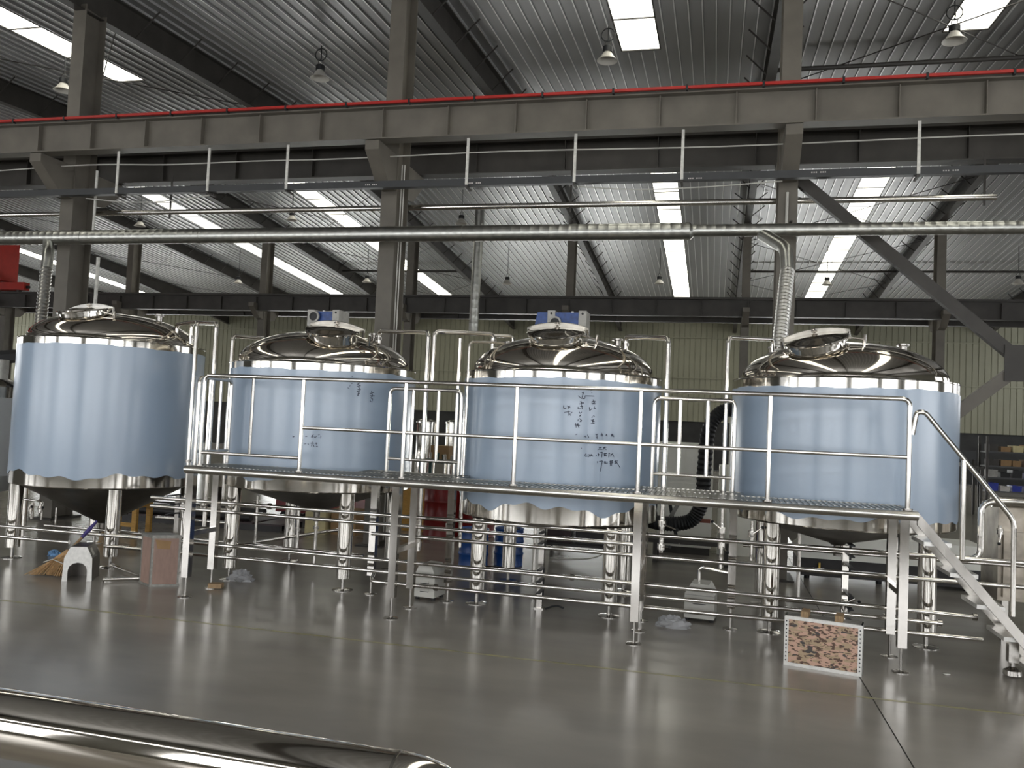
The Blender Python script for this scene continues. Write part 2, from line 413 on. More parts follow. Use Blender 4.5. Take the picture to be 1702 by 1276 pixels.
RB = [(Y_FRONT, 7.6), (3.0, 8.35), (Y_ROW1, 8.95), (Y_RIDGE, 9.52), (Y_ROW2, 9.08), (37.0, 8.4), (Y_BACK, 7.3)]
def rb_z(y):
    for (a, za), (b, zb) in zip(RB, RB[1:]):
        if a <= y <= b: return za + (zb - za) * (y - a) / (b - a)
    return RB[-1][1]
fly_me = {}
for i, x in enumerate(FRAMES[1:-1]):
    lb = 'tapered dark roof rafter over column line %s from the left' % ['one', 'two', 'three', 'four', 'five', 'six', 'seven', 'eight', 'nine', 'ten'][i]
    t = thing('roof_rafter', (x, Y_RIDGE, 9.5), lb, 'rafter', 'roof rafters')
    m = MB()
    for (a, za), (b, zb) in zip(RB, RB[1:]):
        ta, tb = deck_z(a) - .045, deck_z(b) - .045
        m.prism([(x - .006, a, za), (x - .006, b, zb), (x - .006, b, tb), (x - .006, a, ta)], (.012, 0, 0))
        for z0, z1, w in ((za, zb, .2), (ta, tb, .2)):
            m.prism([(x - w / 2, a, z0), (x - w / 2, b, z1), (x - w / 2, b, z1 - .014), (x - w / 2, a, z0 - .014)], (w, 0, 0))
    obj('rafter_beam', m, 'dark_steel', t)
    if -24 < x < 13:
        y = 13.6
        while y < 44.5:
            for s in (-1, 1):
                zb = rb_z(y); L = deck_z(y) - .03 - zb
                key = (s, round(L, 1))
                if key not in fly_me: fly_me[key] = shared('fly_brace', MB().beam((0, 0, .01), (s * .5, .05, L), .03, .012, (0, 1, 0)), 'dark_steel')
                put('fly_brace', fly_me[key], t, (x, y, zb))
            y += 1.35
def bar(name, p, q, r, m, label, cat, group=None):
    return obj(name, MB().tube([p, q], r, 8), m, label=label, cat=cat, group=group)
for i, (xa_, xb_) in enumerate(((.914, 6.914), (-17.086, -11.086), (-29.086, -23.086))):
    for j, (y0, y1) in enumerate(((13.2, 19.4), (19.4, 25.6), (25.6, 31.8), (31.8, 38.0), (38.0, 44.0))):
        for k, (pa, pb) in enumerate((((xa_, y0), (xb_, y1)), ((xb_, y0), (xa_, y1)))):
            if i == 2 and j < 2: continue
            bay = ['right-hand bay with the rooflight', 'bay left of the second tank', 'far left bay'][i]
            m = MB(); za, zb = deck_z(pa[1]) - .22, deck_z(pb[1]) - .22
            ym = Y_RIDGE
            pts = [(pa[0], pa[1], za)]
            if min(pa[1], pb[1]) < ym < max(pa[1], pb[1]):
                f = (ym - pa[1]) / (pb[1] - pa[1]); pts.append((pa[0] + (pb[0] - pa[0]) * f, ym, deck_z(ym) - .22))
            pts.append((pb[0], pb[1], zb))
            if k == 0: xb = thing('cross_brace', ((xa_ + xb_) / 2, (y0 + y1) / 2, deck_z((y0 + y1) / 2) - .3), 'crossed roof brace rods in the %s, pair %s' % (bay, ['one', 'two', 'three', 'four', 'five'][j]), 'brace', 'roof cross braces')
            obj('brace_rod', m.tube([(a_, b_, c_ - .03 * k) for a_, b_, c_ in pts], .012, 6), 'dark_steel', xb)
for x0, x1, y, lb in ((.914, 6.914, 18.0, 'dark roof strut just above the red rail on the right'), (.914, 6.914, 35.9, 'dark roof strut crossing the far rooflight on the right'), (6.914, 12.914, 35.9, 'dark roof strut right of the far rightmost column'), (-17.086, -11.086, 35.9, 'dark roof strut over the second tank')):
    bar('roof_strut', (x0, y, deck_z(y) - .28), (x1, y, deck_z(y) - .28), .05, 'dark_steel', lb, 'strut', 'roof struts')
# chevron wall brace beside the right tank
kb = thing('chevron_brace', (2.4, 12.3, .6), 'dark diagonal chevron brace right of the rightmost tank', 'brace')
obj('upper_arm', MB().beam((1.05, 12.3, 5.62), (3.95, 12.3, 3.08), .16, .12, (0, 1, 0)), 'dark_steel', kb)
obj('lower_arm', MB().beam((3.95, 12.3, 3.08), (1.05, 12.3, .6), .16, .12, (0, 1, 0)), 'painted_steel', kb)
obj('gusset_plate', MB().box(3.70, 4.20, 12.215, 12.235, 2.84, 3.32), 'dark_steel', kb)
obj('upper_arm', MB().beam((6.8, 12.3, 5.62), (3.95, 12.3, 3.08), .16, .12, (0, 1, 0)), 'dark_steel', kb)
obj('lower_arm', MB().beam((3.95, 12.3, 3.08), (6.8, 12.3, .6), .16, .12, (0, 1, 0)), 'painted_steel', kb)

stiff = shared('stiffener', MB().box(-.006, .006, -.10, -.006, 0, .44), 'painted_steel')
stiff_d = shared('stiffener', MB().box(-.006, .006, -.10, -.006, 0, .5), 'dark_steel')
def crane_beam(y, z0, z1, x0, x1, m, label, step, sm, phase=0.):
    t = thing('crane_beam', ((x0 + x1) / 2, y, z0), label, 'beam', 'crane runway beams')
    obj('girder', MB().ibeam((x0, y, (z0 + z1) / 2), (x1, y, (z0 + z1) / 2), .24, z1 - z0, .018, .012), m, t)
    obj('rail', MB().box(x0, x1, y - .035, y + .035, z1, z1 + .07), 'dark_steel', t)
    x = x0 + .5 + phase
    while x < x1:
        put('stiffener', sm, t, (x, y, z0 + .018)); x += step
    return t
crane_beam(11.55, 6.13, 6.62, -20, 10, 'painted_steel', 'brown-grey crane runway beam under the red rail', 1.02, stiff, .28)
crane_beam(13.35, 6.13, 6.66, -24, 10, 'dark_steel', 'dark crane runway beam behind the front column row', 1.5, stiff_d)
crane_beam(28.5, 5.84, 6.42, -34, 13.2, 'dark_steel', 'dark crane runway beam along the far column row', 1.5, stiff_d)
crane_beam(30.1, 5.84, 6.42, -34, 13.2, 'dark_steel', 'dark crane runway beam behind the far column row', 3., stiff_d)
cr = thing('conductor_rail', (-5, 11.38, 6.62), 'bright red conductor rail on top of the crane beam', 'conductor rail')
obj('red_bar', MB().box(-20, 10, 11.36, 11.40, 6.635, 6.672), 'red_paint', cr)
clip = shared('clip', MB().box(-.015, .015, -.03, .03, -.03, .045), 'black_rubber')
for k in range(30): put('clip', clip, cr, (-19.5 + k, 11.385, 6.64))
# red bridge crane end on the far beam
bc = thing('bridge_crane', (-28.6, 28.5, 6.49), 'red overhead crane at the far left edge', 'crane')
obj('end_carriage', MB().box(-30.2, -27.55, 28.35, 28.65, 6.55, 6.86), 'crane_red', bc)
obj('girder_box', MB().box(-29.5, -28.32, 13.5, 28.8, 6.9, 8.5), 'crane_red', bc)
obj('wheel', MB().cyl((-27.9, 28.42, 6.58), (-27.9, 28.58, 6.58), .09, 16), 'dark_steel', bc)
obj('buffer', MB().cyl((-27.55, 28.5, 6.68), (-27.42, 28.5, 6.68), .06, 12), 'black_rubber', bc)
# ------------------------------------------------------------------ services under the crane beam
tr = thing('cable_tray', (-5, 11.6, 5.43), 'dark cable channel hung below the crane beam', 'cable tray')
obj('channel', MB().box(-14, 8, 11.56, 11.565, 5.43, 5.53).box(-14, 8, 11.565, 11.66, 5.43, 5.436).box(-14, 8, 11.66, 11.665, 5.43, 5.53), 'tray_steel', tr)
for x in (-13.0, -11.3, -9.56, -7.89, -6.52, -5.3, -3.62, -2.03, -.535, 1.0, 2.46, 4.1, 6.0):
    if x in (-5.3, 1.0, -11.3): continue
    obj('hanger', MB().box(x - .02, x + .02, 11.545, 11.56, 5.44, 6.13), 'white_strip', tr)
    obj('bracket_arm', MB().box(x - .015, x + .015, 11.55, 11.78, 5.40, 5.43), 'dark_steel', tr)
for x, z in ((-5.12, 5.474), (-3.5, 5.463), (-.36, 5.453), (1.24, 5.493), (2.84, 5.473)):
    m = MB()
    for k in range(7):
        if k != 3: m.box(x - .09 + k * .028, x - .073 + k * .028, 11.5585, 11.56, z - .008, z + .008)
    obj('printed_mark', m, 'bin_white', tr)
cp = thing('overhead_pipe', (-8, 12.86, 5.4), 'thin polished steam pipe crossing behind the columns', 'pipe')
obj('pipe_run', MB().cyl((-20, 12.86, 5.465), (3.75, 12.86, 5.465), .045, 16), 'chrome_pipe', cp)
for x in (-9.5, -2.3, 3.6): obj('pipe_hanger', MB().box(x - .015, x + .015, 12.85, 12.87, 5.35, 6.13), 'dark_steel', cp)
def wire(name, pts, r, m, label, cat, group=None):
    out = []
    P = [Vector(p) for p in pts]
    for i in range(len(P) - 1):
        p0, p1, p2, p3 = P[max(i - 1, 0)], P[i], P[i + 1], P[min(i + 2, len(P) - 1)]
        for k in range(6):
            t = k / 6
            out.append(.5 * (2 * p1 + (p2 - p0) * t + (2 * p0 - 5 * p1 + 4 * p2 - p3) * t * t + (3 * p1 - p0 - 3 * p2 + p3) * t ** 3))
    out.append(P[-1])
    return obj(name, MB().tube(out, r, 6), m, label=label, cat=cat, group=group)
wire('cable', [(-16, 11.9, 6.03), (-13, 11.9, 5.98), (-10.46, 11.9, 6.04), (-8.9, 11.9, 6.0), (-7.33, 11.9, 6.01), (-5.76, 11.9, 6.0), (-3.24, 11.9, 6.03), (-.59, 11.9, 6.0), (.71, 11.9, 6.0), (3.78, 11.9, 6.03), (7, 11.9, 6.0)], .01, 'cable_white', 'pale cable strung below the crane beam', 'cable', 'cables')
wire('cable', [(-10.3, 11.75, 5.42), (-9.4, 11.75, 5.34), (-8.6, 11.75, 5.36), (-7.9, 11.75, 5.44)], .009, 'cable_white', 'pale cable sagging below the tray at the left', 'cable', 'cables')
wire('cable', [(-2.0, 11.75, 5.43), (-1.2, 11.75, 5.37), (-.3, 11.75, 5.38), (.8, 11.75, 5.44)], .009, 'cable_white', 'pale cable sagging below the tray near the right column', 'cable', 'cables')
for x, z0, z1, lb in ((-10.42, 4.85, 6.0, 'upper'), (-10.28, 2.6, 4.5, 'lower')):
    obj('conduit', MB().tube([(x, 12.1, z0), (x, 12.1, z1)], .03 if z0 < 3 else .022, 8), 'white_strip', label='%s bright conduit beside the left column' % lb, cat='conduit', group='conduits on the columns')
for i, dx in enumerate((.16, .20)):
    obj('conduit', MB().tube([(-5.086 + dx, 12.3, .1), (-5.086 + dx, 12.3, 6.0)], .011, 8), 'cable_white', label='thin pale conduit running up the middle column, %s one' % ['left', 'right'][i], cat='conduit', group='conduits on the columns')
obj('conduit', MB().tube([(.9, 12.16, 4.9), (.9, 12.16, 5.4)], .02, 8), 'cable_white', label='short white conduit on the right column above the duct', cat='conduit', group='conduits on the columns')

# ventilation duct
du = thing('ventilation_duct', (-6, 11.6, 4.6), 'galvanized spiral ventilation duct running along the columns', 'duct')
def spiral(p, q, r, pitch=.13, n=24, ridge=.0022):
    p = Vector(p); q = Vector(q); L = (q - p).length; k = int(L / pitch); pts = []; rs = []
    for i in range(k):
        for f, dr in ((0., 0), (.42, 0), (.5, ridge), (.58, 0)):
            pts.append(p + (q - p) * ((i + f) / k)); rs.append(r + dr)
    pts.append(q); rs.append(r)
    return MB().tube(pts, rs, n)
cuts = [-16, -13.3, -10.2, -8.0, -7.0, -3.67, -2.0, -.45]
for a, b in zip(cuts, cuts[1:]): obj('duct_section', spiral((a, 11.6, 4.73), (b, 11.6, 4.73), .115), 'galvanized', du)
for x in cuts[1:-1]: obj('coupling', MB().cyl((x - .03, 11.6, 4.73), (x + .03, 11.6, 4.73), .12, 24), 'galvanized', du)
obj('reducer', MB().tube([(-.46, 11.6, 4.73), (-.40, 11.6, 4.73), (-.36, 11.6, 4.735)], [.122, .122, .084], 24), 'galvanized', du)
for a, b in ((-.38, 3.0), (3.0, 8.0)): obj('duct_section', spiral((a, 11.6, 4.735), (b, 11.6, 4.735), .084), 'galvanized', du)
obj('coupling', MB().cyl((.98, 11.6, 4.735), (1.04, 11.6, 4.735), .09, 24), 'galvanized', du)
def flex(p, q, r, pitch=.055):
    p = Vector(p); q = Vector(q); L = (q - p).length; k = max(2, int(L / pitch)); pts = []; rs = []
    for i in range(2 * k + 1):
        pts.append(p + (q - p) * (i / (2 * k))); rs.append(r + (.008 if i % 2 else -.004))
    return MB().tube(pts, rs, 18)
b1 = obj('branch_elbow', MB().tube(fillet([(-10.85, 11.6, 4.66), (-10.55, 11.3, 4.42), (-10.52, 11.25, 4.15)], .12), .085, 18), 'galvanized', du)
obj('branch_hose', flex((-10.52, 11.25, 4.16), (-10.60, 11.25, 2.0), .085), 'flex_foil', du)
b2 = obj('branch_elbow', MB().tube(fillet([(.55, 11.6, 4.68), (.84, 11.3, 4.42), (.86, 11.22, 4.1)], .1), .085, 18), 'galvanized', du)
obj('branch_hose', flex((.86, 11.22, 4.12), (.72, 10.42, 2.86), .085), 'flex_foil', du)
for x in FRAMES[5:9]: obj('strap', MB().box(x - .02, x + .02, 11.58, 12.2, 4.845, 4.86), 'dark_steel', du)
fd = thing('vertical_duct', (-7.95, 27, 5.0), 'vertical galvanized duct beyond the columns over the third tank', 'duct')
obj('duct_section', spiral((-7.97, 27, 4.9), (-7.93, 27, 9.35), .16, .25), 'galvanized', fd)

# high-bay lamps
lamp_me = {
 'shade': shared('shade', MB().lathe([(.07, .0), (.09, -.03), (.15, -.12), (.205, -.17), (.20, -.175), (.14, -.12), (.08, -.04), (.0, -.03)], n=24), 'lamp_shade'),
 'housing': shared('housing', MB().lathe([(.0, .12), (.06, .12), (.095, .1), (.095, .0), (.0, -.002)], n=20), 'black_rubber'),
 'hook': shared('hook', MB().tube(fillet([(-.05, 0, .12), (-.05, 0, .2), (0, 0, .24), (.05, 0, .2), (.05, 0, .12)], .04), .008, 6), 'dark_steel')}
def lamp(x, y, z, label, loop=False):
    t = thing('high_bay_lamp', (x, y, z), label, 'lamp', 'high-bay lamps')
    for n in ('shade', 'housing', 'hook'): put(n, lamp_me[n], t, (x, y, z))
    zt = deck_z(y) - .03
    obj('cord', MB().tube([(x, y, z + .22), (x + .01, y, (z + zt) / 2), (x, y, zt)], .012, 6), 'black_rubber', t)
    if loop:
        pts = [(x + .13 * math.sin(2 * PI * k / 14), y, z + .34 - .13 * math.cos(2 * PI * k / 14)) for k in range(15)]
        obj('cord_loop', MB().tube(pts, .012, 6), 'black_rubber', t)
lamp(-8.26, 15.76, 9.2, 'high-bay lamp hanging above the second tank, nearest row', True)
lamp(-2.22, 15.76, 9.22, 'high-bay lamp beside the upper middle rooflight', True)
lamp(3.86, 15.65, 9.16, 'high-bay lamp below the top right rooflight', True)
lamp(-14.3, 15.4, 9.1, 'high-bay lamp half hidden behind the left column')
lamp(-20.5, 26.1, 8.72, 'small high-bay lamp just above the duct at the left')
lamp(-14.6, 26.4, 8.93, 'small high-bay lamp just above the duct over the second tank')
lamp(-8.35, 26.3, 8.7, 'small high-bay lamp just above the duct in the middle')
lamp(-20.75, 33.1, 7.85, 'far high-bay lamp between the left and second far columns')
lamp(-14.65, 33.2, 7.93, 'far high-bay lamp left of the middle grey column')
lamp(-8.42, 33.1, 7.87, 'far high-bay lamp right of the vertical duct')
lamp(-2.26, 33.2, 7.93, 'far high-bay lamp left of the middle far rooflight')
lamp(3.95, 33.0, 7.87, 'far high-bay lamp in front of the right far rooflight')
lamp(10.45, 33.2, 7.98, 'far high-bay lamp at the right edge')

# ------------------------------------------------------------------ tanks
TY = 9.73
R_CLAD, R_DOME = 1.145, 1.06
T3_WRITING = "324,2309 355,2281;355,2281 372,2349;356,2340 372,2352;361,2282 384,2283 386,2312 473,2314;434,2367 451,2372;445,2349 451,2346;340,2247 376,2242;349,2259 360,2226;337,2225 379,2235;328,2195 326,2176 355,2174;357,2222 365,2171;345,2200 371,2201;337,2144 347,2126 363,2142;345,2111 355,2097;342,2096 357,2119;333,2066 331,2044;343,2074 366,2053 347,2038;353,2067 360,2038;309,2025 317,1977;303,2006 352,2001;322,2018 343,1979;331,2029 336,1986;451,2257 485,2263;464,2280 476,2225;449,2242 493,2234;459,2228 485,2255;430,2197 435,2160 457,2184;467,2191 495,2189;477,2207 481,2181;470,2110 484,2104;458,2088 464,2103;452,2065 486,2045;463,2044 478,2074;450,2032 487,2030;468,2073 473,2026;196,2203 194,2173 220,2171;225,2201 258,2180;236,2179 254,2202;242,2194 243,2168;202,2129 259,2143;237,2150 245,2099;251,2121 264,2100;260,2121 276,2137;313,1904 329,1913;370,1771 375,1760;498,1916 525,1921;512,1917 516,1876;506,1883 520,1875;550,1915 574,1920;560,1934 568,1901;550,1904 578,1905;603,1925 618,1903;614,1925 600,1906;654,1927 685,1913;669,1931 662,1901;658,1916 689,1898;392,1882 405,1897 412,1875;424,1909 438,1880;528,1763 573,1764;537,1782 565,1783;548,1782 545,1763;579,1783 612,1788;597,1793 580,1760;594,1776 613,1761;418,1714 405,1695 416,1681 429,1689;432,1700 452,1704 446,1682 432,1682;465,1709 459,1683;465,1709 483,1685;462,1694 478,1694;513,1703 516,1692;533,1722 534,1689;529,1715 547,1704;553,1730 574,1735 569,1679;586,1717 621,1722;599,1728 594,1691;607,1714 615,1692;590,1702 619,1696;636,1722 654,1727;643,1722 641,1682;655,1708 685,1724;677,1724 694,1691;670,1716 660,1690;529,1638 530,1619;546,1638 578,1643 572,1606 561,1532;596,1640 597,1618;610,1640 611,1622;600,1618 633,1622;618,1633 632,1633;650,1641 688,1646;661,1653 660,1593;676,1653 675,1594;651,1623 689,1627;703,1643 742,1647;718,1654 712,1617;723,1636 770,1577;704,1617 735,1632"
T2_WRITING = "802,2390 820,2376;782,2358 813,2376;792,2366 818,2345;783,2335 825,2346;798,2329 823,2308;792,2298 827,2300;806,2307 811,2277;786,2275 824,2285;794,2253 822,2262;804,2269 799,2226;788,2237 813,2235;928,2262 977,2280;945,2297 961,2225;933,2239 987,2239;963,2256 942,2213;939,2193 937,2170 964,2168;946,2205 966,2203 963,2179;689,2314 706,2304;709,2330 715,2342;727,2362 737,2370;723,2448 737,2449;307,1740 326,1744;364,1735 385,1770;369,1758 380,1732;389,1744 402,1733 417,1753;429,1764 444,1772;448,1754 458,1751 453,1728;434,1735 446,1732;301,1654 320,1663;336,1663 343,1649;361,1668 393,1670;376,1688 372,1632;384,1658 398,1629;405,1667 427,1671;414,1678 419,1652;413,1637 429,1638 426,1627;181,1741 198,1730;185,1726 204,1738"

def dome_z(r, zd, H): return zd + H * math.sqrt(max(0, 1 - (r / R_DOME) ** 2))
def tank(x, label, zb, ztop, H, film_lo, film_hi, bottom, man, writing=None, gear=None, wav=(1, 1), fm='film'):
    t = thing('brew_tank', (x, TY, 0), label, 'tank', 'film-wrapped steel tanks')
    c = (x, TY, 0); zd = ztop + .03
    obj('shell', MB().lathe([(1.06, zb - .012), (R_CLAD - .012, zb - .012), (R_CLAD, zb), (R_CLAD, ztop), (R_CLAD + .006, ztop + .004), (R_CLAD + .004, ztop + .016), (R_DOME, zd)], c, 96), 'chrome', t)
    prof = [(R_DOME, zd)] + [(R_DOME * math.cos(a), zd + H * math.sin(a)) for a in [PI / 2 * k / 22 for k in range(1, 22)]] + [(.001, zd + H)]
    obj('dome', MB().lathe(prof, c, 96), 'dome_steel', t)
    # protective film with torn wavy edges
    n = 160; rng = random.Random(int(x * 100) + 5); lo = []; hi = []
    ph = [rng.uniform(0, 6.28) for _ in range(6)]
    for k in range(n):
        a = 2 * PI * k / n
        w1 = .5 * math.sin(5 * a + ph[0]) + .3 * math.sin(11 * a + ph[1]) + .25 * math.sin(23 * a + ph[2])
        w2 = .5 * math.sin(4 * a + ph[3]) + .3 * math.sin(15 * a + ph[4]) + .2 * math.sin(33 * a + ph[5])
        lo.append(film_lo + wav[0] * .055 * w1); hi.append(film_hi + wav[1] * .012 * w2)
    vs = []; rows = 8
    for j in range(rows + 1):
        for k in range(n):
            a = 2 * PI * k / n; z = lo[k] + (hi[k] - lo[k]) * j / rows; r = R_CLAD + .004 + (.003 if j in (0, rows) and k % 3 else 0)
            vs.append((x + r * math.sin(a), TY - r * math.cos(a), z))
    film = obj('protective_film', MB().add(vs, [(j * n + k, j * n + (k + 1) % n, (j + 1) * n + (k + 1) % n, (j + 1) * n + k) for j in range(rows) for k in range(n)], True), fm, t, label='pale blue protective film with ragged edges')
    if writing:
        m = MB(); R = R_CLAD + .008
        for st in writing.split(';'):
            P = [tuple(int(q) / 1000 for q in p.split(',')) for p in st.split(' ')]
            for (a0, z0), (a1, z1) in zip(P, P[1:]):
                dx, dz = (a1 - a0) * R, z1 - z0; L = math.hypot(dx, dz) or 1; px, pz = -dz / L * .0033 / R, dx / L * .0033
                q = [(a0 + px, z0 + pz), (a0 - px, z0 - pz), (a1 - px, z1 - pz), (a1 + px, z1 + pz)]
                m.add([(x + R * math.sin(a), TY - R * math.cos(a), z) for a, z in q], [(0, 1, 2, 3)])
        obj('handwriting', m, 'marker', film, label='dark marker handwriting on the film')
    # underside and outlet
    kind, zc = bottom
    if kind == 'cone': prof = [(1.07, zb - .01), (.09, zc + .02), (.07, zc), (.04, zc), (.04, zc - .12)]
    else: prof = [(1.07, zb - .01), (1.02, zb - .05), (.6, zc + .02), (.07, zc), (.04, zc), (.04, zc - .12)]
    obj('bottom_cone' if kind == 'cone' else 'bottom_plate', MB().lathe(prof, c, 64), 'dull_cone', t)
    for sx in (-.73, .73):
        for sy in (-.73, .73):
            lx, ly = x + sx, TY + sy; topz = zb - .03 if kind != 'cone' else zb - .02
            lg = obj('leg', MB().tube([(lx, ly, .14), (lx, ly, topz)], .085, 24), 'chrome', t)
            obj('foot', MB().cyl((lx, ly, .012), (lx, ly, .15), .02, 12).lathe([(.0, .018), (.06, .016), (.12, .006), (.12, 0), (0, 0)], (lx, ly, 0), 24), 'brushed', lg)
    # manhole on the dome
    mxc, myc, mzc, tx, ty = man
    nrm = Vector((tx, ty, 1)).normalized(); ux = Vector((1, 0, 0)); ux = (ux - nrm * ux.dot(nrm)).normalized(); uy = nrm.cross(ux)
    Rm = Matrix((ux, uy, nrm)).transposed(); p = Vector((mxc, myc, mzc)) - nrm * .155
    W = lambda a, b, cc: p + ux * a + uy * b + nrm * cc
    mh = obj('manhole', MB().lathe([(.285, -.08), (.285, .13), (.315, .135), (.315, .155), (.26, .155)], p, 40, Rm), 'chrome', t)
    obj('lid', MB().lathe([(.318, .157), (.325, .163), (.318, .176), (.28, .178), (.2, .192), (.1, .202), (0.001, .205)], p, 40, Rm), 'dome_steel', mh)
    arc = [(-.35 + .70 * k / 12) for k in range(13)]
    m = MB(); pts = [(u, .12, .162 + .06 * (1 - (u / .35) ** 2)) for u in arc]
    vs = []
    for u, v, w in pts:
        for dv, dw in ((-.012, -.022), (.012, -.022), (.012, .022), (-.012, .022)): vs.append(W(u, v + dv, w + dw))
    fs = [(i * 4 + j, i * 4 + (j + 1) % 4, i * 4 + 4 + (j + 1) % 4, i * 4 + 4 + j) for i in range(12) for j in range(4)] + [(0, 1, 2, 3), (51, 50, 49, 48)]
    obj('lid_arm', m.add(vs, fs), 'satin', mh)
    for u in (-.335, .335): obj('hinge_post', MB().tube([W(u, .12, .08), W(u, .12, .165)], .016, 8), 'brushed', mh)
    obj('lid_knob', MB().tube([W(0, .11, .16), W(0, .10, .25)], .014, 8).tube([W(-.03, .095, .225), W(.03, .095, .225)], .012, 8), 'brushed', mh)
    obj('clamp_handle', MB().tube([W(.28, -.05, .15), W(.46, -.02, .09)], .010, 8).tube([W(.45, -.02, .03), W(.47, -.02, .14)], .016, 8), 'chrome_pipe', mh)
    # small ports on the dome
    for px, py, pr_ in ((.62, .05, .05), (-.72, .2, .045)):
        zz = dome_z(math.hypot(px, py), zd, H)
        obj('port', MB().lathe([(pr_ * .8, -.03), (pr_ * .8, .06), (pr_ * 1.3, .065), (pr_ * 1.3, .085), (0, .09)], (x + px, TY + py, zz), 20), 'brushed', t)
    if gear:
        gx0, gx1, gz0, gz1, slab = gear; gy = TY + .02
        g = obj('gearbox', MB().prism([(gx0, gy - .13, gz0), (gx1, gy - .13, gz0), (gx1, gy - .13, gz1), (gx0 + .04, gy - .13, gz1)], (0, .26, 0)), 'blue_paint', t, label='blue agitator gearbox')
        for a in slab:
            obj('mounting_plate', MB().box(a - .045, a + .045, gy - .15, gy + .15, gz0 - .02, gz1 + .02), 'cast_grey', g)
            obj('bolt_hole', MB().cyl((a, gy - .152, gz1 - .015), (a, gy - .14, gz1 - .015), .014, 10), 'black_rubber', g)
        a = slab[0] + .05
        obj('shaft_flange', MB().lathe([(.055, 0), (.075, 0), (.075, .03), (.055, .03), (.055, 0)], (a, gy - .15, gz0 + .1), 24, Matrix.Rotation(PI / 2, 3, 'X')), 'cast_grey', g)
        obj('shaft_bore', MB().cyl((a, gy - .165, gz0 + .1), (a, gy - .15, gz0 + .1), .056, 20), 'black_rubber', g)
        for bx in (.35, .7): obj('vent_plug', MB().cyl((gx0 + (gx1 - gx0) * bx, gy, gz1), (gx0 + (gx1 - gx0) * bx, gy, gz1 + .03), .016, 8), 'alu_trim', g)
        obj('agitator_stub', MB().cyl((x, TY, zd + H - .03), (x, TY, gz0), .11, 20), 'brushed', g)
    return t
tank(-7.90, 'tall blue-wrapped steel tank with a deep cone, leftmost of the four', .975, 2.80, .40, 1.11, 2.725, ('cone', .42), (-7.92, 9.14, 3.19, -.05, -.2))
tank(-4.80, 'blue-wrapped steel tank with a small gearbox, second from the left', 1.12, 2.575, .43, 1.25, 2.50, ('cone', .78), (-4.42, 9.12, 2.995, .11, -.36), T2_WRITING, (-5.02, -4.59, 3.12, 3.29, (-4.97, -4.63)))
tank(-1.745, 'flat-bottomed blue-wrapped steel tank with a blue gearbox and most handwriting', .965, 2.555, .45, 1.12, 2.485, ('flat', .90), (-1.735, 9.12, 3.02, 0, -.38), T3_WRITING, (-2.10, -1.48, 3.09, 3.315, (-1.89, -1.52)), wav=(1.35, 1.2))
tank(1.345, 'blue-wrapped steel tank beside the stairs, rightmost of the four', 1.12, 2.575, .43, 1.22, 2.485, ('cone', .84), (1.0, 9.12, 2.995, -.2, -.36), wav=(.9, 1.2))
# smaller vessel cut by the left edge
t5 = thing('storage_tank', (-11.25, 10.9, 0), 'grey-wrapped steel vessel at the left edge', 'tank')
obj('shell', MB().lathe([(.0, .55), (.5, .58), (.76, .8), (.8, .85), (.8, 2.02), (.7, 2.1)], (-11.25, 10.9, 0), 48), 'film_grey', t5)
obj('top_neck', MB().lathe([(.78, 2.03), (.79, 2.2), (.74, 2.22), (.3, 2.36), (.001, 2.38)], (-11.25, 10.9, 0), 48), 'chrome', t5)
for sx in (-.5, .5):
    for sy in (-.5, .5): obj('leg', MB().cyl((-11.25 + sx, 10.9 + sy, 0), (-11.25 + sx, 10.9 + sy, .75), .05, 14), 'chrome', t5)
obj('motor', MB().cyl((-10.75, 10.75, 2.32), (-10.75, 10.75, 2.62), .1, 16), 'cast_grey', t5)
wire('hose', [(-13.2, 11.6, 2.72), (-11.8, 11.5, 2.70), (-10.8, 11.3, 2.74), (-9.6, 11.0, 2.8)], .11, 'black_rubber', 'thick black hose behind the leftmost tank', 'hose', 'black hoses')
# ------------------------------------------------------------------ walkway
DZ = 1.39
pf = thing('walkway_platform', (-1.85, 8.2, 0), 'long stainless walkway platform in front of the tanks', 'platform')
def deck_part(name, x0, x1, y0, y1):
    m = MB().box(x0, x1, y0, y1, DZ - .02, DZ - .004)
    x = x0 + .02
    while x < x1 - .02:
        m.box(x, x + .018, y0 + .01, y1 - .01, DZ - .004, DZ + .004); x += .05
    return obj(name, m, 'satin', pf)
for a, b in ((-5.44, -3.06), (-3.06, -.66), (-.66, 1.72)): deck_part('deck_plate', a, b, 7.93, 8.52)
for a, b in ((-3.78, -2.62), (-.74, .30)): deck_part('landing_plate', a, b, 8.52, 9.0)
def edge(p, q): obj('edge_beam', MB().beam(p, q, .035, .085), 'edge_steel', pf)
_pr = [(.012, -.085), (-.012, -.078), (-.026, -.06), (-.031, -.042), (-.026, -.024), (-.012, -.006), (.012, .0)]
m = MB(); _n = len(_pr)
m.add([(x, 7.915 + dy, DZ + dz) for x in (-5.46, 1.745) for dy, dz in _pr], [(i, i + 1, _n + i + 1, _n + i) for i in range(_n - 1)] + [(_n - 1, 0, _n, 2 * _n - 1)], True)
m.add([(-5.46, 7.915 + dy, DZ + dz) for dy, dz in _pr], [tuple(range(_n))[::-1]]).add([(1.745, 7.915 + dy, DZ + dz) for dy, dz in _pr], [tuple(range(_n))])
obj('edge_beam', m, 'edge_steel', pf)
edge((-5.44, 7.93, DZ - .04), (-5.44, 8.52, DZ - .04)); edge((1.72, 7.93, DZ - .04), (1.72, 8.52, DZ - .04))
for a, b in ((-5.44, -3.78), (-2.62, -.74), (.30, 1.72)): edge((a, 8.5, DZ - .04), (b, 8.5, DZ - .04))
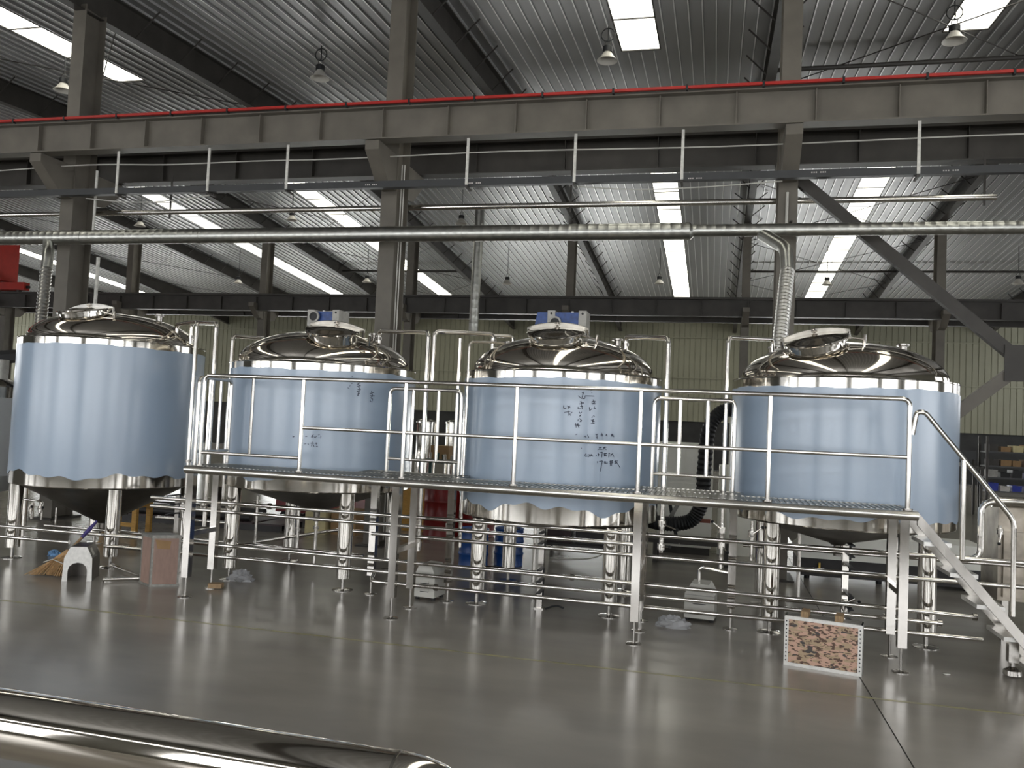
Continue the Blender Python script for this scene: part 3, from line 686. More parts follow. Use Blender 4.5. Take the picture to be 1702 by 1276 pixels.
for x0, x1 in ((-3.78, -2.62), (-.74, .30)):
    edge((x0, 8.98, DZ - .04), (x1, 8.98, DZ - .04))
    for x in (x0, x1): edge((x, 8.5, DZ - .04), (x, 8.98, DZ - .04))
sq_leg = shared('leg', MB().box(-.038, .038, -.038, .038, .21, DZ - .082), 'leg_steel')
sq_foot = shared('foot', MB().cyl((0, 0, .01), (0, 0, .215), .012, 10).lathe([(0, .016), (.03, .015), (.075, .006), (.075, 0), (0, 0)], n=20), 'brushed')
LX = (-5.39, -3.06, -.656, 1.64)
def leg(x, y):
    l = put('leg', sq_leg, pf, (x, y, 0)); put('foot', sq_foot, l, (x, y, 0)).location = (0, 0, 0)
for x in LX:
    leg(x, 7.95); leg(x + (-.03 if x < -5 else .005), 8.47)
    obj('cross_bar', MB().box(x - .025, x + .025, 7.99, 8.43, .64, .69), 'brushed', pf)
for x in (-3.70, -2.79, -.67, .23): leg(x, 8.94)
RZ = 2.36; RR = .0215
rail = obj('top_rail', MB().tube(fillet([(-5.31, 7.95, DZ), (-5.31, 7.95, RZ), (1.665, 7.95, RZ), (1.665, 7.95, DZ)], .07), RR, 12), 'chrome_pipe', pf)
for x in (-4.15, -3.02, -1.87, -.672, .495):
    post = obj('rail_post', MB().cyl((x, 7.95, DZ), (x, 7.95, RZ - .015), RR, 12), 'chrome_pipe', pf)
    obj('base_flange', MB().cyl((x, 7.95, DZ), (x, 7.95, DZ + .018), .042, 14), 'brushed', post)
for x in (-5.31, 1.665): obj('base_flange', MB().cyl((x, 7.95, DZ), (x, 7.95, DZ + .018), .042, 14), 'brushed', rail)
obj('middle_rail', MB().cyl((-4.15, 7.95, 1.85), (1.665, 7.95, 1.85), .018, 10), 'chrome_pipe', pf)
obj('lower_rail', MB().cyl((-5.31, 7.95, 1.535), (-4.15, 7.95, 1.535), .018, 10), 'chrome_pipe', pf)
obj('baluster', MB().cyl((-4.73, 7.95, 1.535), (-4.73, 7.95, RZ), .017, 10), 'chrome_pipe', pf)
sg = obj('end_rail', MB().tube(fillet([(-5.42, 8.02, DZ), (-5.42, 8.02, 2.34), (-5.42, 8.64, 2.34), (-5.42, 8.64, DZ)], .06), RR, 12), 'chrome_pipe', pf)
obj('lower_rail', MB().cyl((-5.42, 8.02, 1.535), (-5.42, 8.64, 1.535), .017, 10), 'chrome_pipe', pf)
for y in (8.22, 8.43): obj('baluster', MB().cyl((-5.42, y, 1.535), (-5.42, y, 2.34), .017, 10), 'chrome_pipe', pf)
for x0, x1, ys in ((-3.57, -2.72, (-3.29, -2.99)), (-.61, .21, (-.34, -.06))):
    obj('guard_frame', MB().tube(fillet([(x0, 8.9, DZ), (x0, 8.9, 2.325), (x1, 8.9, 2.325), (x1, 8.9, DZ)], .07), RR, 12), 'chrome_pipe', pf)
    obj('lower_rail', MB().cyl((x0, 8.9, 1.535), (x1, 8.9, 1.535), .017, 10), 'chrome_pipe', pf)
    for x in ys: obj('baluster', MB().cyl((x, 8.9, 1.535), (x, 8.9, 2.325), .02, 10), 'chrome_pipe', pf)
# stairs
st = thing('stairs', (2.3, 8.2, 0), 'steep stainless stairs at the right end of the walkway', 'stairs')
for y in (7.93, 8.44):
    obj('stringer', MB().prism([(1.74, y - .02, 1.385), (1.74, y - .02, 1.27), (2.84, y - .02, .0), (2.94, y - .02, .0)], (0, .04, 0)), 'brushed', st)
for k in range(5):
    z = 1.13 - .25 * k; x = 1.74 + (1.38 - z) * .848 - .06
    obj('tread', MB().box(x - .09, x + .13, 7.95, 8.42, z - .035, z), 'alu_trim', st)
hr = obj('handrail', MB().tube(fillet([(1.69, 7.95, 2.05), (1.72, 7.95, 2.25), (1.79, 7.95, 2.25), (2.50, 7.95, 1.36), (2.50, 7.95, .56)], .07), RR, 12), 'chrome_pipe', st)
obj('rail_post', MB().cyl((2.105, 7.95, 1.0), (2.105, 7.95, 1.85), RR, 12), 'chrome_pipe', st)
obj('end_leg', MB().box(2.55, 2.63, 8.18, 8.26, .12, .40), 'brushed', st)
obj('end_foot', MB().lathe([(0, .13), (.02, .12), (.02, .08), (.07, .05), (.075, .01), (.0, 0)], (2.59, 8.22, 0), 16), 'brushed', st)

# ------------------------------------------------------------------ piping
def pipe(pts, r, label, group='process pipes', rad=.06, parts=(), m='chrome_pipe', name='process_pipe', cat='pipe'):
    P = [Vector(p) for p in pts]
    lo = min(P, key=lambda p: p.z)
    t = thing(name, tuple(lo), label, cat, group)
    obj('pipe_run', MB().tube(fillet(pts, rad), r, 12), m, t)
    for c, axis in parts:
        c = Vector(c); a = Vector(axis) * .018
        obj('clamp', MB().cyl(c - a, c + a, r + .014, 14), 'brushed', t)
    return t
H = 'horizontal pipes below the walkway'
PYY = 8.73
pipe([(-6.45, PYY, .925), (1.9, PYY, .915), (3.3, PYY, .915)], .021, 'topmost chrome pipe running below the walkway', H, parts=[((-4.9, PYY, .923), (1, 0, 0)), ((-.9, PYY, .918), (1, 0, 0))])
pipe([(-6.45, PYY, .825), (-.68, PYY, .81)], .021, 'second chrome pipe from the top, ending at the middle legs', H)
pipe([(-3.66, PYY + .06, .70), (-.68, PYY, .70), (3.3, PYY, .69)], .021, 'third chrome pipe from the top, starting between the second and third tanks', H)
pipe([(-9.2, PYY, .435), (-6.0, PYY, .435), (-1.3, PYY, .42), (1.9, PYY, .39), (2.45, PYY, .38)], .022, 'long middle chrome pipe below the walkway', H, parts=[((-1.38, PYY, .42), (1, 0, 0)), ((2.43, PYY, .382), (1, 0, 0))])
pipe([(-9.2, PYY, .305), (-7.55, PYY, .31)], .021, 'short low chrome pipe at the left, ending at the kennel-shaped box', H)
pipe([(-7.05, PYY, .305), (1.9, PYY, .296), (2.15, PYY, .295)], .021, 'low chrome pipe second from the floor', H, parts=[((-.83, PYY, .298), (1, 0, 0)), ((2.13, PYY, .295), (1, 0, 0))])
pipe([(-3.62, PYY + .1, .26), (-3.62, PYY, .185), (-2.9, PYY, .185), (2.5, PYY, .18)], .022, 'lowest chrome pipe nearest the floor', H, parts=[((-2.86, PYY, .185), (1, 0, 0))])
pipe([(-8.3, 9.15, .42), (-7.3, 9.15, .42), (-3.9, 9.15, .38)], .017, 'thinner chrome pipe behind the left tank legs', H)
pipe([(-6.75, 9.25, .62), (-6.0, 9.25, .62), (-5.7, 9.25, .62)], .019, 'short chrome pipe end below the leftmost tank', H)
pipe([(-5.75, 9.9, .30), (-4.6, 9.9, .545), (-4.2, 9.9, .55), (2.2, 9.9, .50)], .019, 'chrome pipe running behind the tank legs', H)
pipe([(.35, 9.4, .80), (3.2, 9.4, .80)], .018, 'upper rear chrome pipe under the rightmost tank', H)
pipe([(-2.6, 9.15, .375), (-1.8, 9.15, .37)], .017, 'short thin pipe behind the middle square post', H)
pipe([(.45, 9.2, .30), (1.3, 9.2, .29), (1.45, 9.2, .37)], .018, 'short chrome pipe with a bent end behind the camouflage case', H)
V = 'riser pipes beside the tanks'
rz = .026
pipe([(-6.95, 9.7, 2.84), (-6.95, 9.7, 3.10), (-6.19, 9.03, 3.06), (-6.19, 9.03, .6)], rz, 'tall chrome riser hooking over the leftmost tank, left of a pair', V, parts=[((-6.95, 9.7, 2.93), (0, 0, 1)), ((-6.19, 9.03, 1.25), (0, 0, 1)), ((-6.19, 9.03, 1.36), (0, 0, 1))])
pipe([(-6.8, 9.8, 2.86), (-6.8, 9.8, 3.14), (-5.88, 8.97, 3.04), (-5.88, 8.97, .6)], rz, 'tall chrome riser hooking over the leftmost tank, right of a pair', V, parts=[((-6.8, 9.8, 2.95), (0, 0, 1))])
pipe([(-5.66, 9.73, 2.70), (-5.66, 9.73, 2.94), (-5.65, 8.97, 2.89), (-5.65, 8.97, .94)], rz - .003, 'chrome riser bending onto the left side of the second tank', V)
pipe([(-4.08, 9.7, 2.82), (-4.08, 9.7, 3.06), (-3.17, 8.97, 2.98), (-3.17, 8.97, .52)], rz, 'chrome riser bending onto the right side of the second tank', V, parts=[((-4.08, 9.7, 2.97), (0, 0, 1))])
pipe([(-3.12, 9.02, 2.4), (-3.12, 9.02, 3.0), (-2.58, 9.6, 3.04), (-2.58, 9.6, 2.78)], rz, 'chrome pipe crossing over to the left side of the third tank', V, parts=[((-2.58, 9.6, 2.96), (0, 0, 1))])
pipe([(-2.82, 9.06, 2.93), (-2.82, 9.06, .5)], rz - .003, 'straight chrome riser between the second and third tanks', V)
pipe([(-2.68, 8.96, .6), (-2.68, 8.96, 2.88), (-2.38, 9.45, 2.93), (-2.38, 9.45, 2.82)], .016, 'thin chrome riser hugging the left side of the third tank', V)
pipe([(-2.6, 9.66, 3.03), (-2.38, 9.78, 3.04), (-2.38, 9.78, 2.9)], .02, 'short chrome elbow on the left shoulder of the third tank', V)
pipe([(-1.01, 9.6, 2.80), (-1.01, 9.6, 3.04), (-.49, 8.97, 2.965), (-.49, 8.97, .75)], rz, 'chrome riser bending onto the right side of the third tank', V, parts=[((-1.01, 9.6, 2.95), (0, 0, 1))])
pipe([(.12, 8.97, .6), (.12, 8.97, 2.985), (.62, 9.85, 3.07), (.62, 9.85, 2.86)], rz - .004, 'chrome riser bending onto the left side of the rightmost tank', V)
pipe([(2.2, 8.95, .885), (2.53, 8.95, .885), (2.53, 8.95, 1.44), (2.75, 8.95, 1.46), (3.3, 8.95, 1.47)], .03, 'chrome pipe loop behind the stairs', V, rad=.12)
pipe([(2.72, 9.3, 1.43), (3.6, 9.3, 1.44)], .055, 'thick chrome pipe at the right edge behind the stair rail', V)
pipe([(-4.98, 9.6, 1.0), (-4.98, 9.6, .3)], .02, 'short vertical pipe under the second tank, left of two', V, parts=[((-4.98, 9.6, .56), (0, 0, 1))])
pipe([(-4.8, 9.73, .70), (-4.8, 9.73, .1)], .022, 'short vertical pipe under the second tank, right of two', V, parts=[((-4.8, 9.73, .58), (0, 0, 1))])
pipe([(-5.72, 9.35, .95), (-5.72, 9.35, .35), (-5.95, 9.3, .28)], .019, 'vertical drain pipe left of the second tank', V, parts=[((-5.72, 9.35, .78), (0, 0, 1)), ((-5.72, 9.35, .6), (0, 0, 1))])
pipe([(-5.5, 9.5, .95), (-5.5, 9.5, .32)], .016, 'thin vertical drain pipe left of the second tank', V)
pipe([(-2.05, 10.0, .9), (-2.05, 10.0, .1)], .022, 'thin vertical pipe under the third tank', V)
pipe([(-8.80, 9.25, .90), (-8.80, 9.25, .72), (-8.45, 9.25, .70), (-8.45, 9.25, .47)], .015, 'bent valve pipe under the leftmost tank', V, rad=.05)
pipe([(-8.6, 9.25, .68), (-8.6, 9.25, .47)], .018, 'short vertical valve pipe under the leftmost tank', V)
pipe([(-8.23, 9.25, .64), (-8.23, 9.25, .43)], .012, 'thin vertical tube under the leftmost tank', V)
pipe([(1.0, 10.2, .9), (1.0, 10.2, .1)], .022, 'vertical pipe behind the camouflage case', V)
pipe([(-2.55, 9.32, .88), (-2.55, 9.32, .12)], .016, 'thin vertical pipe in front of the blue drums', V)
pipe([(.42, 9.02, .7), (.42, 9.02, 1.1)], .018, 'short vertical pipe left of the rightmost tank leg', V)
# square instrument posts
def rack_post(x, y, z1, label, m='brushed'):
    t = thing('rack_post', (x, y, 0), label, 'post', 'square pipe-rack posts')
    obj('shaft', MB().box(x - .03, x + .03, y - .03, y + .03, .01, z1), m, t)
    obj('base_plate', MB().box(x - .05, x + .05, y - .05, y + .05, 0, .012), 'brushed', t)
    for z in (.92, .81, .70, .42, .30, .18):
        if z < z1 + .02: obj('pipe_clip', MB().box(x + .005, x + .05, y - .26, y - .03, z + .022, z + .034).box(x + .03, x + .05, y - .04, y - .03, z - .03, z + .03), 'black_rubber', t)
rack_post(-1.775, 9.05, .93, 'square steel rack post in front of the third tank')
rack_post(-6.3, 9.05, .93, 'square steel rack post right of the leftmost tank')
rack_post(1.33, 9.05, .92, 'shiny square rack post under the rightmost tank', 'chrome')

# valves: body, handle, outlet
def valve(x, y, z, label, lever=(.1, 0, .03), r=.022):
    t = thing('butterfly_valve', (x, y, z), label, 'valve', 'valves on the piping')
    obj('body', MB().tube([(x, y, z - .06), (x, y, z - .03), (x, y, z - .03), (x, y, z + .03), (x, y, z + .03), (x, y, z + .06)], [r, r, r * 1.9, r * 1.9, r, r], 14), 'chrome_pipe', t)
    L = Vector(lever); h = obj('lever', MB().tube([(x, y - .03, z), Vector((x, y - .05, z)) + L], .007, 8), 'chrome_pipe', t)
    obj('knob', MB().lathe([(0, -.018), (.013, -.012), (.018, 0), (.013, .012), (0, .018)], Vector((x, y - .05, z)) + L, 12), 'black_rubber', h)
valve(-.49, 8.93, 1.02, 'valve with a black knob between the third tank and the middle legs', (.16, 0, -.05))
valve(-.49, 8.93, .78, 'lower valve below the black-knobbed one at the middle legs', (.09, 0, .01))
valve(.12, 8.93, 1.0, 'valve on the riser left of the rightmost tank', (-.1, 0, .08))
valve(.12, 8.93, .84, 'lower valve on the riser left of the rightmost tank', (.06, 0, -.06))
valve(.42, 9.0, .97, 'valve beside the left leg of the rightmost tank', (.1, 0, .08))
valve(-2.82, 8.98, .82, 'valve on the riser between the second and third tanks', (.07, 0, .05))
valve(-2.55, 9.3, .45, 'small valve in front of the blue drums', (.07, 0, -.02))
valve(-3.17, 8.95, .60, 'valve cluster behind the legs left of the third tank', (.06, 0, .08))
valve(-6.19, 8.98, .82, 'valve on the riser right of the leftmost tank', (.1, 0, -.08))
valve(-5.88, 8.93, .84, 'valve on the second riser right of the leftmost tank', (.1, 0, .02))
valve(-8.6, 9.22, .60, 'valve under the leftmost tank, left of two', (.08, -.02, .04), .018)
valve(-8.45, 9.22, .62, 'valve under the leftmost tank, right of two', (.1, -.02, .02), .018)
valve(1.33, 8.98, .33, 'valve at the foot of the shiny post', (.12, 0, .06))
valve(2.86, 9.5, 1.12, 'lever valve with a black knob on the heat exchanger', (-.02, 0, -.12), .018)
# ------------------------------------------------------------------ things on the floor
def frame_rot(a): return Matrix.Rotation(a, 3, 'Z')
# steel box with an arched opening
kx, ky, ka = -6.9, 8.13, math.atan2(.135, .265)
Rk = frame_rot(ka); K = lambda u, v, z: Vector((kx, ky, 0)) + Rk @ Vector((u, v, 0)) + Vector((0, 0, z))
kn = thing('arched_cover', (kx, ky, 0), 'small kennel-shaped steel cover with an arched opening', 'cover')
out = [(-.155, 0), (-.145, .26), (-.085, .385), (.085, .385), (.145, .26), (.155, 0)]
arch = [(.10, 0), (.10, .12)] + [(.10 * math.cos(a), .12 + .09 * math.sin(a)) for a in [PI * k / 10 for k in range(1, 10)]] + [(-.10, .12), (-.10, 0)]
m = MB(); poly = out + arch
for v0, v1 in ((0, .008),):
    n = len(poly); vs = [K(u, v0, z) for u, z in poly] + [K(u, v1, z) for u, z in poly]
    # front plate as quads between the outline and the arch
    o = [(-.155, 0), (-.15, .13), (-.145, .26), (-.115, .322), (-.085, .385), (0, .385), (.085, .385), (.115, .322), (.145, .26), (.15, .13), (.155, 0)]
    i_ = [(-.10, 0), (-.10, .06), (-.10, .12)] + [(-.10 * math.cos(a), .12 + .09 * math.sin(a)) for a in [PI * k / 6 for k in range(1, 6)]] + [(.10, .12), (.10, .06), (.10, 0)]
    vs = [K(u, v0, z) for u, z in o] + [K(u, v0, z) for u, z in i_] + [K(u, v1, z) for u, z in o] + [K(u, v1, z) for u, z in i_]
    N_ = 11; fs = []
    for k in range(N_ - 1):
        fs += [(k, N_ + k, N_ + k + 1, k + 1), (2 * N_ + k, 2 * N_ + k + 1, 3 * N_ + k + 1, 3 * N_ + k), (k, k + 1, 2 * N_ + k + 1, 2 * N_ + k), (N_ + k, 3 * N_ + k, 3 * N_ + k + 1, N_ + k + 1)]
    m.add(vs, fs)
obj('front_plate', m, 'alu_trim', kn)  # same steel in a lighter tone: window reflection put into the colour
m = MB()
for (a, b) in zip(out, out[1:]):
    m.add([K(a[0], .008, a[1]), K(b[0], .008, b[1]), K(b[0], .36, b[1]), K(a[0], .36, a[1]), K(a[0] * .97, .008, a[1] * .985), K(b[0] * .97, .008, b[1] * .985), K(b[0] * .97, .36, b[1] * .985), K(a[0] * .97, .36, a[1] * .985)], [(0, 1, 2, 3), (4, 7, 6, 5), (3, 2, 6, 7)])
obj('hood', m, 'dull_cone', kn)  # same steel in a darker tone, back plate too: shade put into the colour
obj('back_plate', MB().add([K(u, .352, z) for u, z in out], [tuple(range(6))]), 'dull_cone', kn)
obj('label_plate', MB().add([K(.10, .08, .357), K(.137, .08, .28), K(.137, .16, .28), K(.10, .16, .357)], [(0, 1, 2, 3)]), 'white_strip', kn)
# straw broom leaning behind it
br = thing('straw_broom', (-7.38, 8.3, 0), 'straw broom with a purple-wrapped handle behind the arched cover', 'broom')
tip = Vector((-7.14, 8.68, .60)); neck = Vector((-7.26, 8.40, .27))
obj('handle', MB().tube([neck, neck.lerp(tip, .55)], .016, 8), 'wood', br)
obj('wrap', MB().tube([neck.lerp(tip, .45), neck.lerp(tip, .7), tip], [.02, .026, .014], 8), 'purple_wrap', br)
m = MB(); rng = random.Random(3)
for k in range(110):
    u = rng.uniform(-1, 1); w = rng.uniform(-1, 1)
    e = Vector((-7.42 + .22 * u - .02 * w, 8.22 + .05 * w + .05 * u, .008 + .03 * abs(w) * (1 - abs(u))))
    mid = neck.lerp(e, .5) + Vector((.0, 0, .04 * (1 - abs(u))))
    m.tube([neck + Vector((u * .03, 0, w * .02)), mid, e], [.004, .005, .003], 4, False)
bs = obj('bristles', m, 'straw', br, kind='stuff')
obj('stitching', MB().tube([neck.lerp(Vector((-7.6, 8.2, .03)), .62) + Vector((0, -.02, .03)), neck.lerp(Vector((-7.42, 8.2, .02)), .55) + Vector((0, -.04, .06)), neck.lerp(Vector((-7.2, 8.27, .02)), .62) + Vector((0, -.03, .03))], .006, 6), 'cable_white', br)
def crumple(name, c, size, seed, m, label, cat, amp=.26, n=8):
    rng = random.Random(seed); vs = []; fs = []
    for j in range(n + 1):
        for i in range(2 * n):
            a = PI * i / n; b = PI / 2 * j / n
            k = 1 - amp + amp * 1.6 * rng.random()
            vs.append((c[0] + size[0] * k * math.cos(a) * math.cos(b), c[1] + size[1] * k * math.sin(a) * math.cos(b), c[2] + size[2] * (k if j else 0) * math.sin(b)))
    for j in range(n):
        for i in range(2 * n):
            fs.append((j * 2 * n + i, j * 2 * n + (i + 1) % (2 * n), (j + 1) * 2 * n + (i + 1) % (2 * n), (j + 1) * 2 * n + i))
    return obj(name, MB().add(vs, fs), m, label=label, cat=cat)
crumple('rag', (-8.32, 9.37, 0), (.09, .07, .07), 5, 'rag_blue', 'crumpled pale blue rag on the floor near the broom', 'rag')
# brown box standing on end
bx_, by_ = -6.03, 8.225
e1 = Vector((-.23, .125, 0)); e2 = Vector((.25, .165, 0))
bc_ = thing('transport_case', (-6.03, 8.35, 0), 'brown plywood transport case standing upright by the walkway leg', 'case')
P0 = Vector((bx_, by_, 0)); HH = .56
Bp = lambda a, b, z: P0 + e1 * a + e2 * b + Vector((0, 0, z))
obj('body', MB().prism([Bp(.01, .01, .004), Bp(.99, .01, .004), Bp(.99, .99, .004), Bp(.01, .99, .004)], (0, 0, HH - .006)), 'plywood', bc_)
for (a, b) in ((0, 0), (1, 0), (0, 1), (1, 1)):
    obj('corner_trim', MB().prism([Bp(a, b, 0), Bp(a + (.09 if a == 0 else -.09), b, 0), Bp(a + (.09 if a == 0 else -.09), b + (.07 if b == 0 else -.07), 0), Bp(a, b + (.07 if b == 0 else -.07), 0)], (0, 0, HH)), 'case_trim', bc_)
for z in (0, HH - .025):
    m = MB()
    for (a0, b0), (a1, b1) in (((0, 0), (1, 0)), ((0, 0), (0, 1)), ((1, 0), (1, 1)), ((0, 1), (1, 1))):
        m.beam(Bp(a0, b0, z + .0125), Bp(a1, b1, z + .0125), .014, .025)
    obj('edge_trim', m, 'case_trim', bc_)
obj('lid_panel', MB().prism([Bp(0, 0, HH), Bp(1, 0, HH), Bp(1, 1, HH), Bp(0, 1, HH)], (0, 0, .008)), 'case_trim', bc_)
obj('torn_tape', MB().prism([Bp(-.004, .2, .42), Bp(-.004, .62, .41), Bp(-.004, .66, .50), Bp(-.004, .12, .52)], (-.002, -.002, 0)), 'cardboard', bc_)
# camouflage case
A_ = Vector((.659, 7.784, 0)); B_ = Vector((1.275, 7.645, 0)); ex = (B_ - A_); wl = ex.length; ex.normalize(); ey = Vector((-ex.y, ex.x, 0)); dp = .16; ch = .425
C_ = lambda a, b, z: A_ + ex * (a * wl) + ey * (b * dp) + Vector((0, 0, z))
cc = thing('camouflage_case', tuple(C_(.5, .5, 0)), 'flat camouflage-patterned case with aluminium edges by the stairs', 'case')
obj('panel', MB().prism([C_(.01, .03, .01), C_(.99, .03, .01), C_(.99, .97, .01), C_(.01, .97, .01)], (0, 0, ch - .02)), 'camo_print', cc)
def cbox(a0, a1, b0, b1, z0, z1): return MB().prism([C_(a0, b0, z0), C_(a1, b0, z0), C_(a1, b1, z0), C_(a0, b1, z0)], (0, 0, z1 - z0))
for a0, a1 in ((0, .055), (.945, 1)): obj('side_trim', cbox(a0, a1, 0, 1, .0, ch), 'alu_trim', cc)
for z0, z1 in ((0, .028), (ch - .028, ch)): obj('edge_trim', cbox(0, 1, -.012, 1.0, z0, z1), 'alu_trim', cc)
obj('top_panel', cbox(.02, .98, .04, .98, ch, ch + .004), 'case_trim', cc)
hole = []
for a in (.028, .972):
    for k in range(11):
        z = .045 + k * .0335; c = C_(a, -.002, z)
        m = MB().cyl(c, c - ey * .003, .0065, 8); obj('rivet', m, 'black_rubber', cc)
for i, a in enumerate((.26, .70)):
    obj('wood_block', MB().prism([C_(a - .05, -.05, ch + .0045), C_(a + .05, -.05, ch + .0045), C_(a + .05, .95, ch + .0045), C_(a - .05, .95, ch + .0045)], (0, 0, .05)), 'wood', label='small wooden block on the %s of the camouflage case' % ['left', 'right'][i], cat='wood block', group='wooden blocks on the case')
# pump shrouds
def pump(cx, cy, ang, w, h, label, neck):
    R_ = frame_rot(ang); G = lambda u, v, z: Vector((cx, cy, 0)) + R_ @ Vector((u, v, 0)) + Vector((0, 0, z))
    t = thing('pump_cover', (cx, cy, 0), label, 'pump', 'white louvred pump covers')
    prof = [(-w / 2, .03), (-w / 2, h * .72), (-w * .3, h), (w * .3, h), (w / 2, h * .72), (w / 2, .03)]
    obj('hood', MB().prism([G(u, 0, z) for u, z in prof], R_ @ Vector((0, .30, 0))), 'pump_white', t)
    for z in (.10, .19, .28):
        if z < h * .75:
            lv = obj('louvre', MB().prism([G(-w * .22, -.022, z), G(w * .22, -.022, z), G(w * .22, -.001, z + .03), G(-w * .22, -.001, z + .03)], R_ @ Vector((0, .004, 0))), 'pump_white', t)
            obj('slot', MB().prism([G(-w * .22, -.001, z - .012), G(w * .22, -.001, z - .012), G(w * .22, -.001, z), G(-w * .22, -.001, z)], R_ @ Vector((0, .0005, 0))), 'black_rubber', lv)
    obj('seam', MB().beam(G(-w / 2, -.001, h * .70), G(w / 2, -.001, h * .70), .004, .008), 'cast_grey', t)
    for u in (-w * .4, w * .4):
        for v in (.04, .26): obj('rubber_foot', MB().cyl(G(u, v, 0), G(u, v, .031), .025, 10), 'foot_puck', t)
    if neck: obj('outlet_pipe', MB().tube(fillet([G(-.03, .15, h - .01), G(-.03, .15, h + .16), G(.10, .12, h + .15), G(.3, .1, h + .13)], .06), .017, 10), 'chrome_pipe', t)
pump(-.085, 9.15, -.1, .31, .39, 'white louvred pump cover with a chrome outlet beside the plastic bag', True)
pump(-3.05, 8.90, -.1, .24, .385, 'white louvred pump cover left of the third tank', False)
crumple('plastic_bag', (-.33, 8.80, 0), (.19, .10, .11), 9, 'bag_plastic', 'crumpled clear plastic bag beside the pump cover', 'bag')
crumple('plastic_wrap', (-5.36, 8.98, 0), (.17, .1, .12), 12, 'bag_plastic', 'crumpled grey plastic wrap at a leg of the second tank', 'wrap')
wb = obj('wood_offcut', MB().obox((-5.36, 8.47, .0325), (.15, .10, .05), frame_rot(.3)), 'wood', label='wood offcut on the floor under the left walkway leg', cat='wood block')
def tube_on_floor(p, q, r, label):
    t = thing('loose_tube', p, label, 'tube', 'loose tubes on the floor')
    obj('tube_body', MB().tube([p, q], r, 12), 'chrome_pipe', t)
    d = (Vector(q) - Vector(p)).normalized() * .008
    obj('ferrule', MB().cyl(Vector(p) - d, Vector(p) + d, r + .014, 14), 'brushed', t)
tube_on_floor((-6.62, 8.22, .033), (-6.22, 8.52, .033), .019, 'loose steel tube lying between the arched cover and the brown case')
tube_on_floor((-7.10, 8.95, .033), (-6.42, 8.56, .033), .017, 'loose steel tube lying behind the brown case')
obj('hose_scrap', MB().tube([(-1.70, 9.0, .012), (-1.64, 9.06, .03), (-1.58, 9.1, .035), (-1.52, 9.12, .012)], .011, 8), 'black_rubber', label='small black hose scrap on the floor below the third tank', cat='scrap')
obj('floor_litter', MB().obox((2.02, 8.02, .006), (.05, .03, .008), frame_rot(.4)), 'white_strip', label='tiny pale chip on the floor right of the right walkway leg', cat='litter')
# polished vessel in the near foreground
fv = thing('foreground_tube', (-2.2, 2.71, 0), 'long polished steel tube with a domed end in the near foreground', 'steel tube')
FR = .12
prof = [(-.99 + .26 * math.sin(a), FR * math.cos(a)) for a in [PI / 2 * k / 12 for k in range(13)]]
pts = [(-6.0, 2.71, .812), (-.99, 2.71, .752)]
obj('barrel', MB().tube(pts, FR, 64), 'dome_steel', fv)
obj('domed_end', MB().tube([(x, 2.71, .752) for x, r in prof], [max(.0008, r) for x, r in prof], 64), 'dome_steel', fv)
obj('weld_band', MB().cyl((-.995, 2.71, .752), (-.985, 2.71, .752), FR + .0015, 64), 'brushed', fv)
for x in (-3.2, -1.5):
    tr_ = obj('trestle', MB().box(x - .03, x + .03, 2.52, 2.90, .59, .632).beam((x, 2.55, .6), (x, 2.40, .0), .04, .04).beam((x, 2.87, .6), (x, 3.02, .0), .04, .04), 'dark_steel', fv)

# ------------------------------------------------------------------ behind the tanks
def drum(x, y, r, h, m, label, group):
    t = thing('drum', (x, y, 0), label, 'drum', group)
    prof = [(0, 0), (r, 0), (r + .006, .01), (r, .03)]
    for f in (.33, .66): prof += [(r, h * f - .03), (r + .014, h * f), (r, h * f + .03)]
    obj('body', MB().lathe(prof + [(r, h - .03), (r + .008, h - .01), (r, h), (r - .02, h - .015), (0, h - .015)], (x, y, 0), 28), m, t)
    obj('bung', MB().cyl((x + r * .6, y, h - .016), (x + r * .6, y, h + .005), .03, 10), 'black_rubber', t)
drum(-4.55, 14.0, .31, .9, 'drum_red', 'dark red steel drum seen below the walkway between second and third tanks', 'red drums')
drum(-3.98, 14.3, .31, .9, 'drum_red', 'second dark red steel drum, right of the first and partly hidden', 'red drums')
drum(-3.18, 11.3, .20, .52, 'drum_blue', 'blue plastic drum behind the legs left of the third tank', 'blue drums')
drum(-2.75, 11.6, .20, .52, 'drum_blue', 'blue plastic drum half hidden by the front leg of the third tank', 'blue drums')
def simple_box(name, x0, x1, y0, y1, z0, z1, m, label, cat, flap=True):
    t = thing(name, ((x0 + x1) / 2, (y0 + y1) / 2, z0), label, cat)
    obj('body', MB().box(x0, x1, y0, y1, z0, z1), m, t)
    if flap:
        obj('tape', MB().box(x0 + (x1 - x0) * .45, x0 + (x1 - x0) * .55, y0 - .002, y1 + .002, z1 - .0, z1 + .002), 'paper_box', t)
        obj('flap', MB().box(x0, x1, y0 - .004, y0 - .001, z1 - (z1 - z0) * .35, z1), m, t)
    return t
simple_box('carton', -5.35, -4.93, 14.2, 14.7, 0, .86, 'wood_yellow', 'tall amber box left of the red drums', 'carton')
simple_box('carton', -6.62, -6.25, 13.0, 13.35, 0, .36, 'paper_box', 'pale carton on the floor behind the second tank', 'carton')
simple_box('carton', -6.2, -5.75, 13.1, 13.5, 0, .42, 'cardboard', 'brown carton on the floor behind the second tank', 'carton')
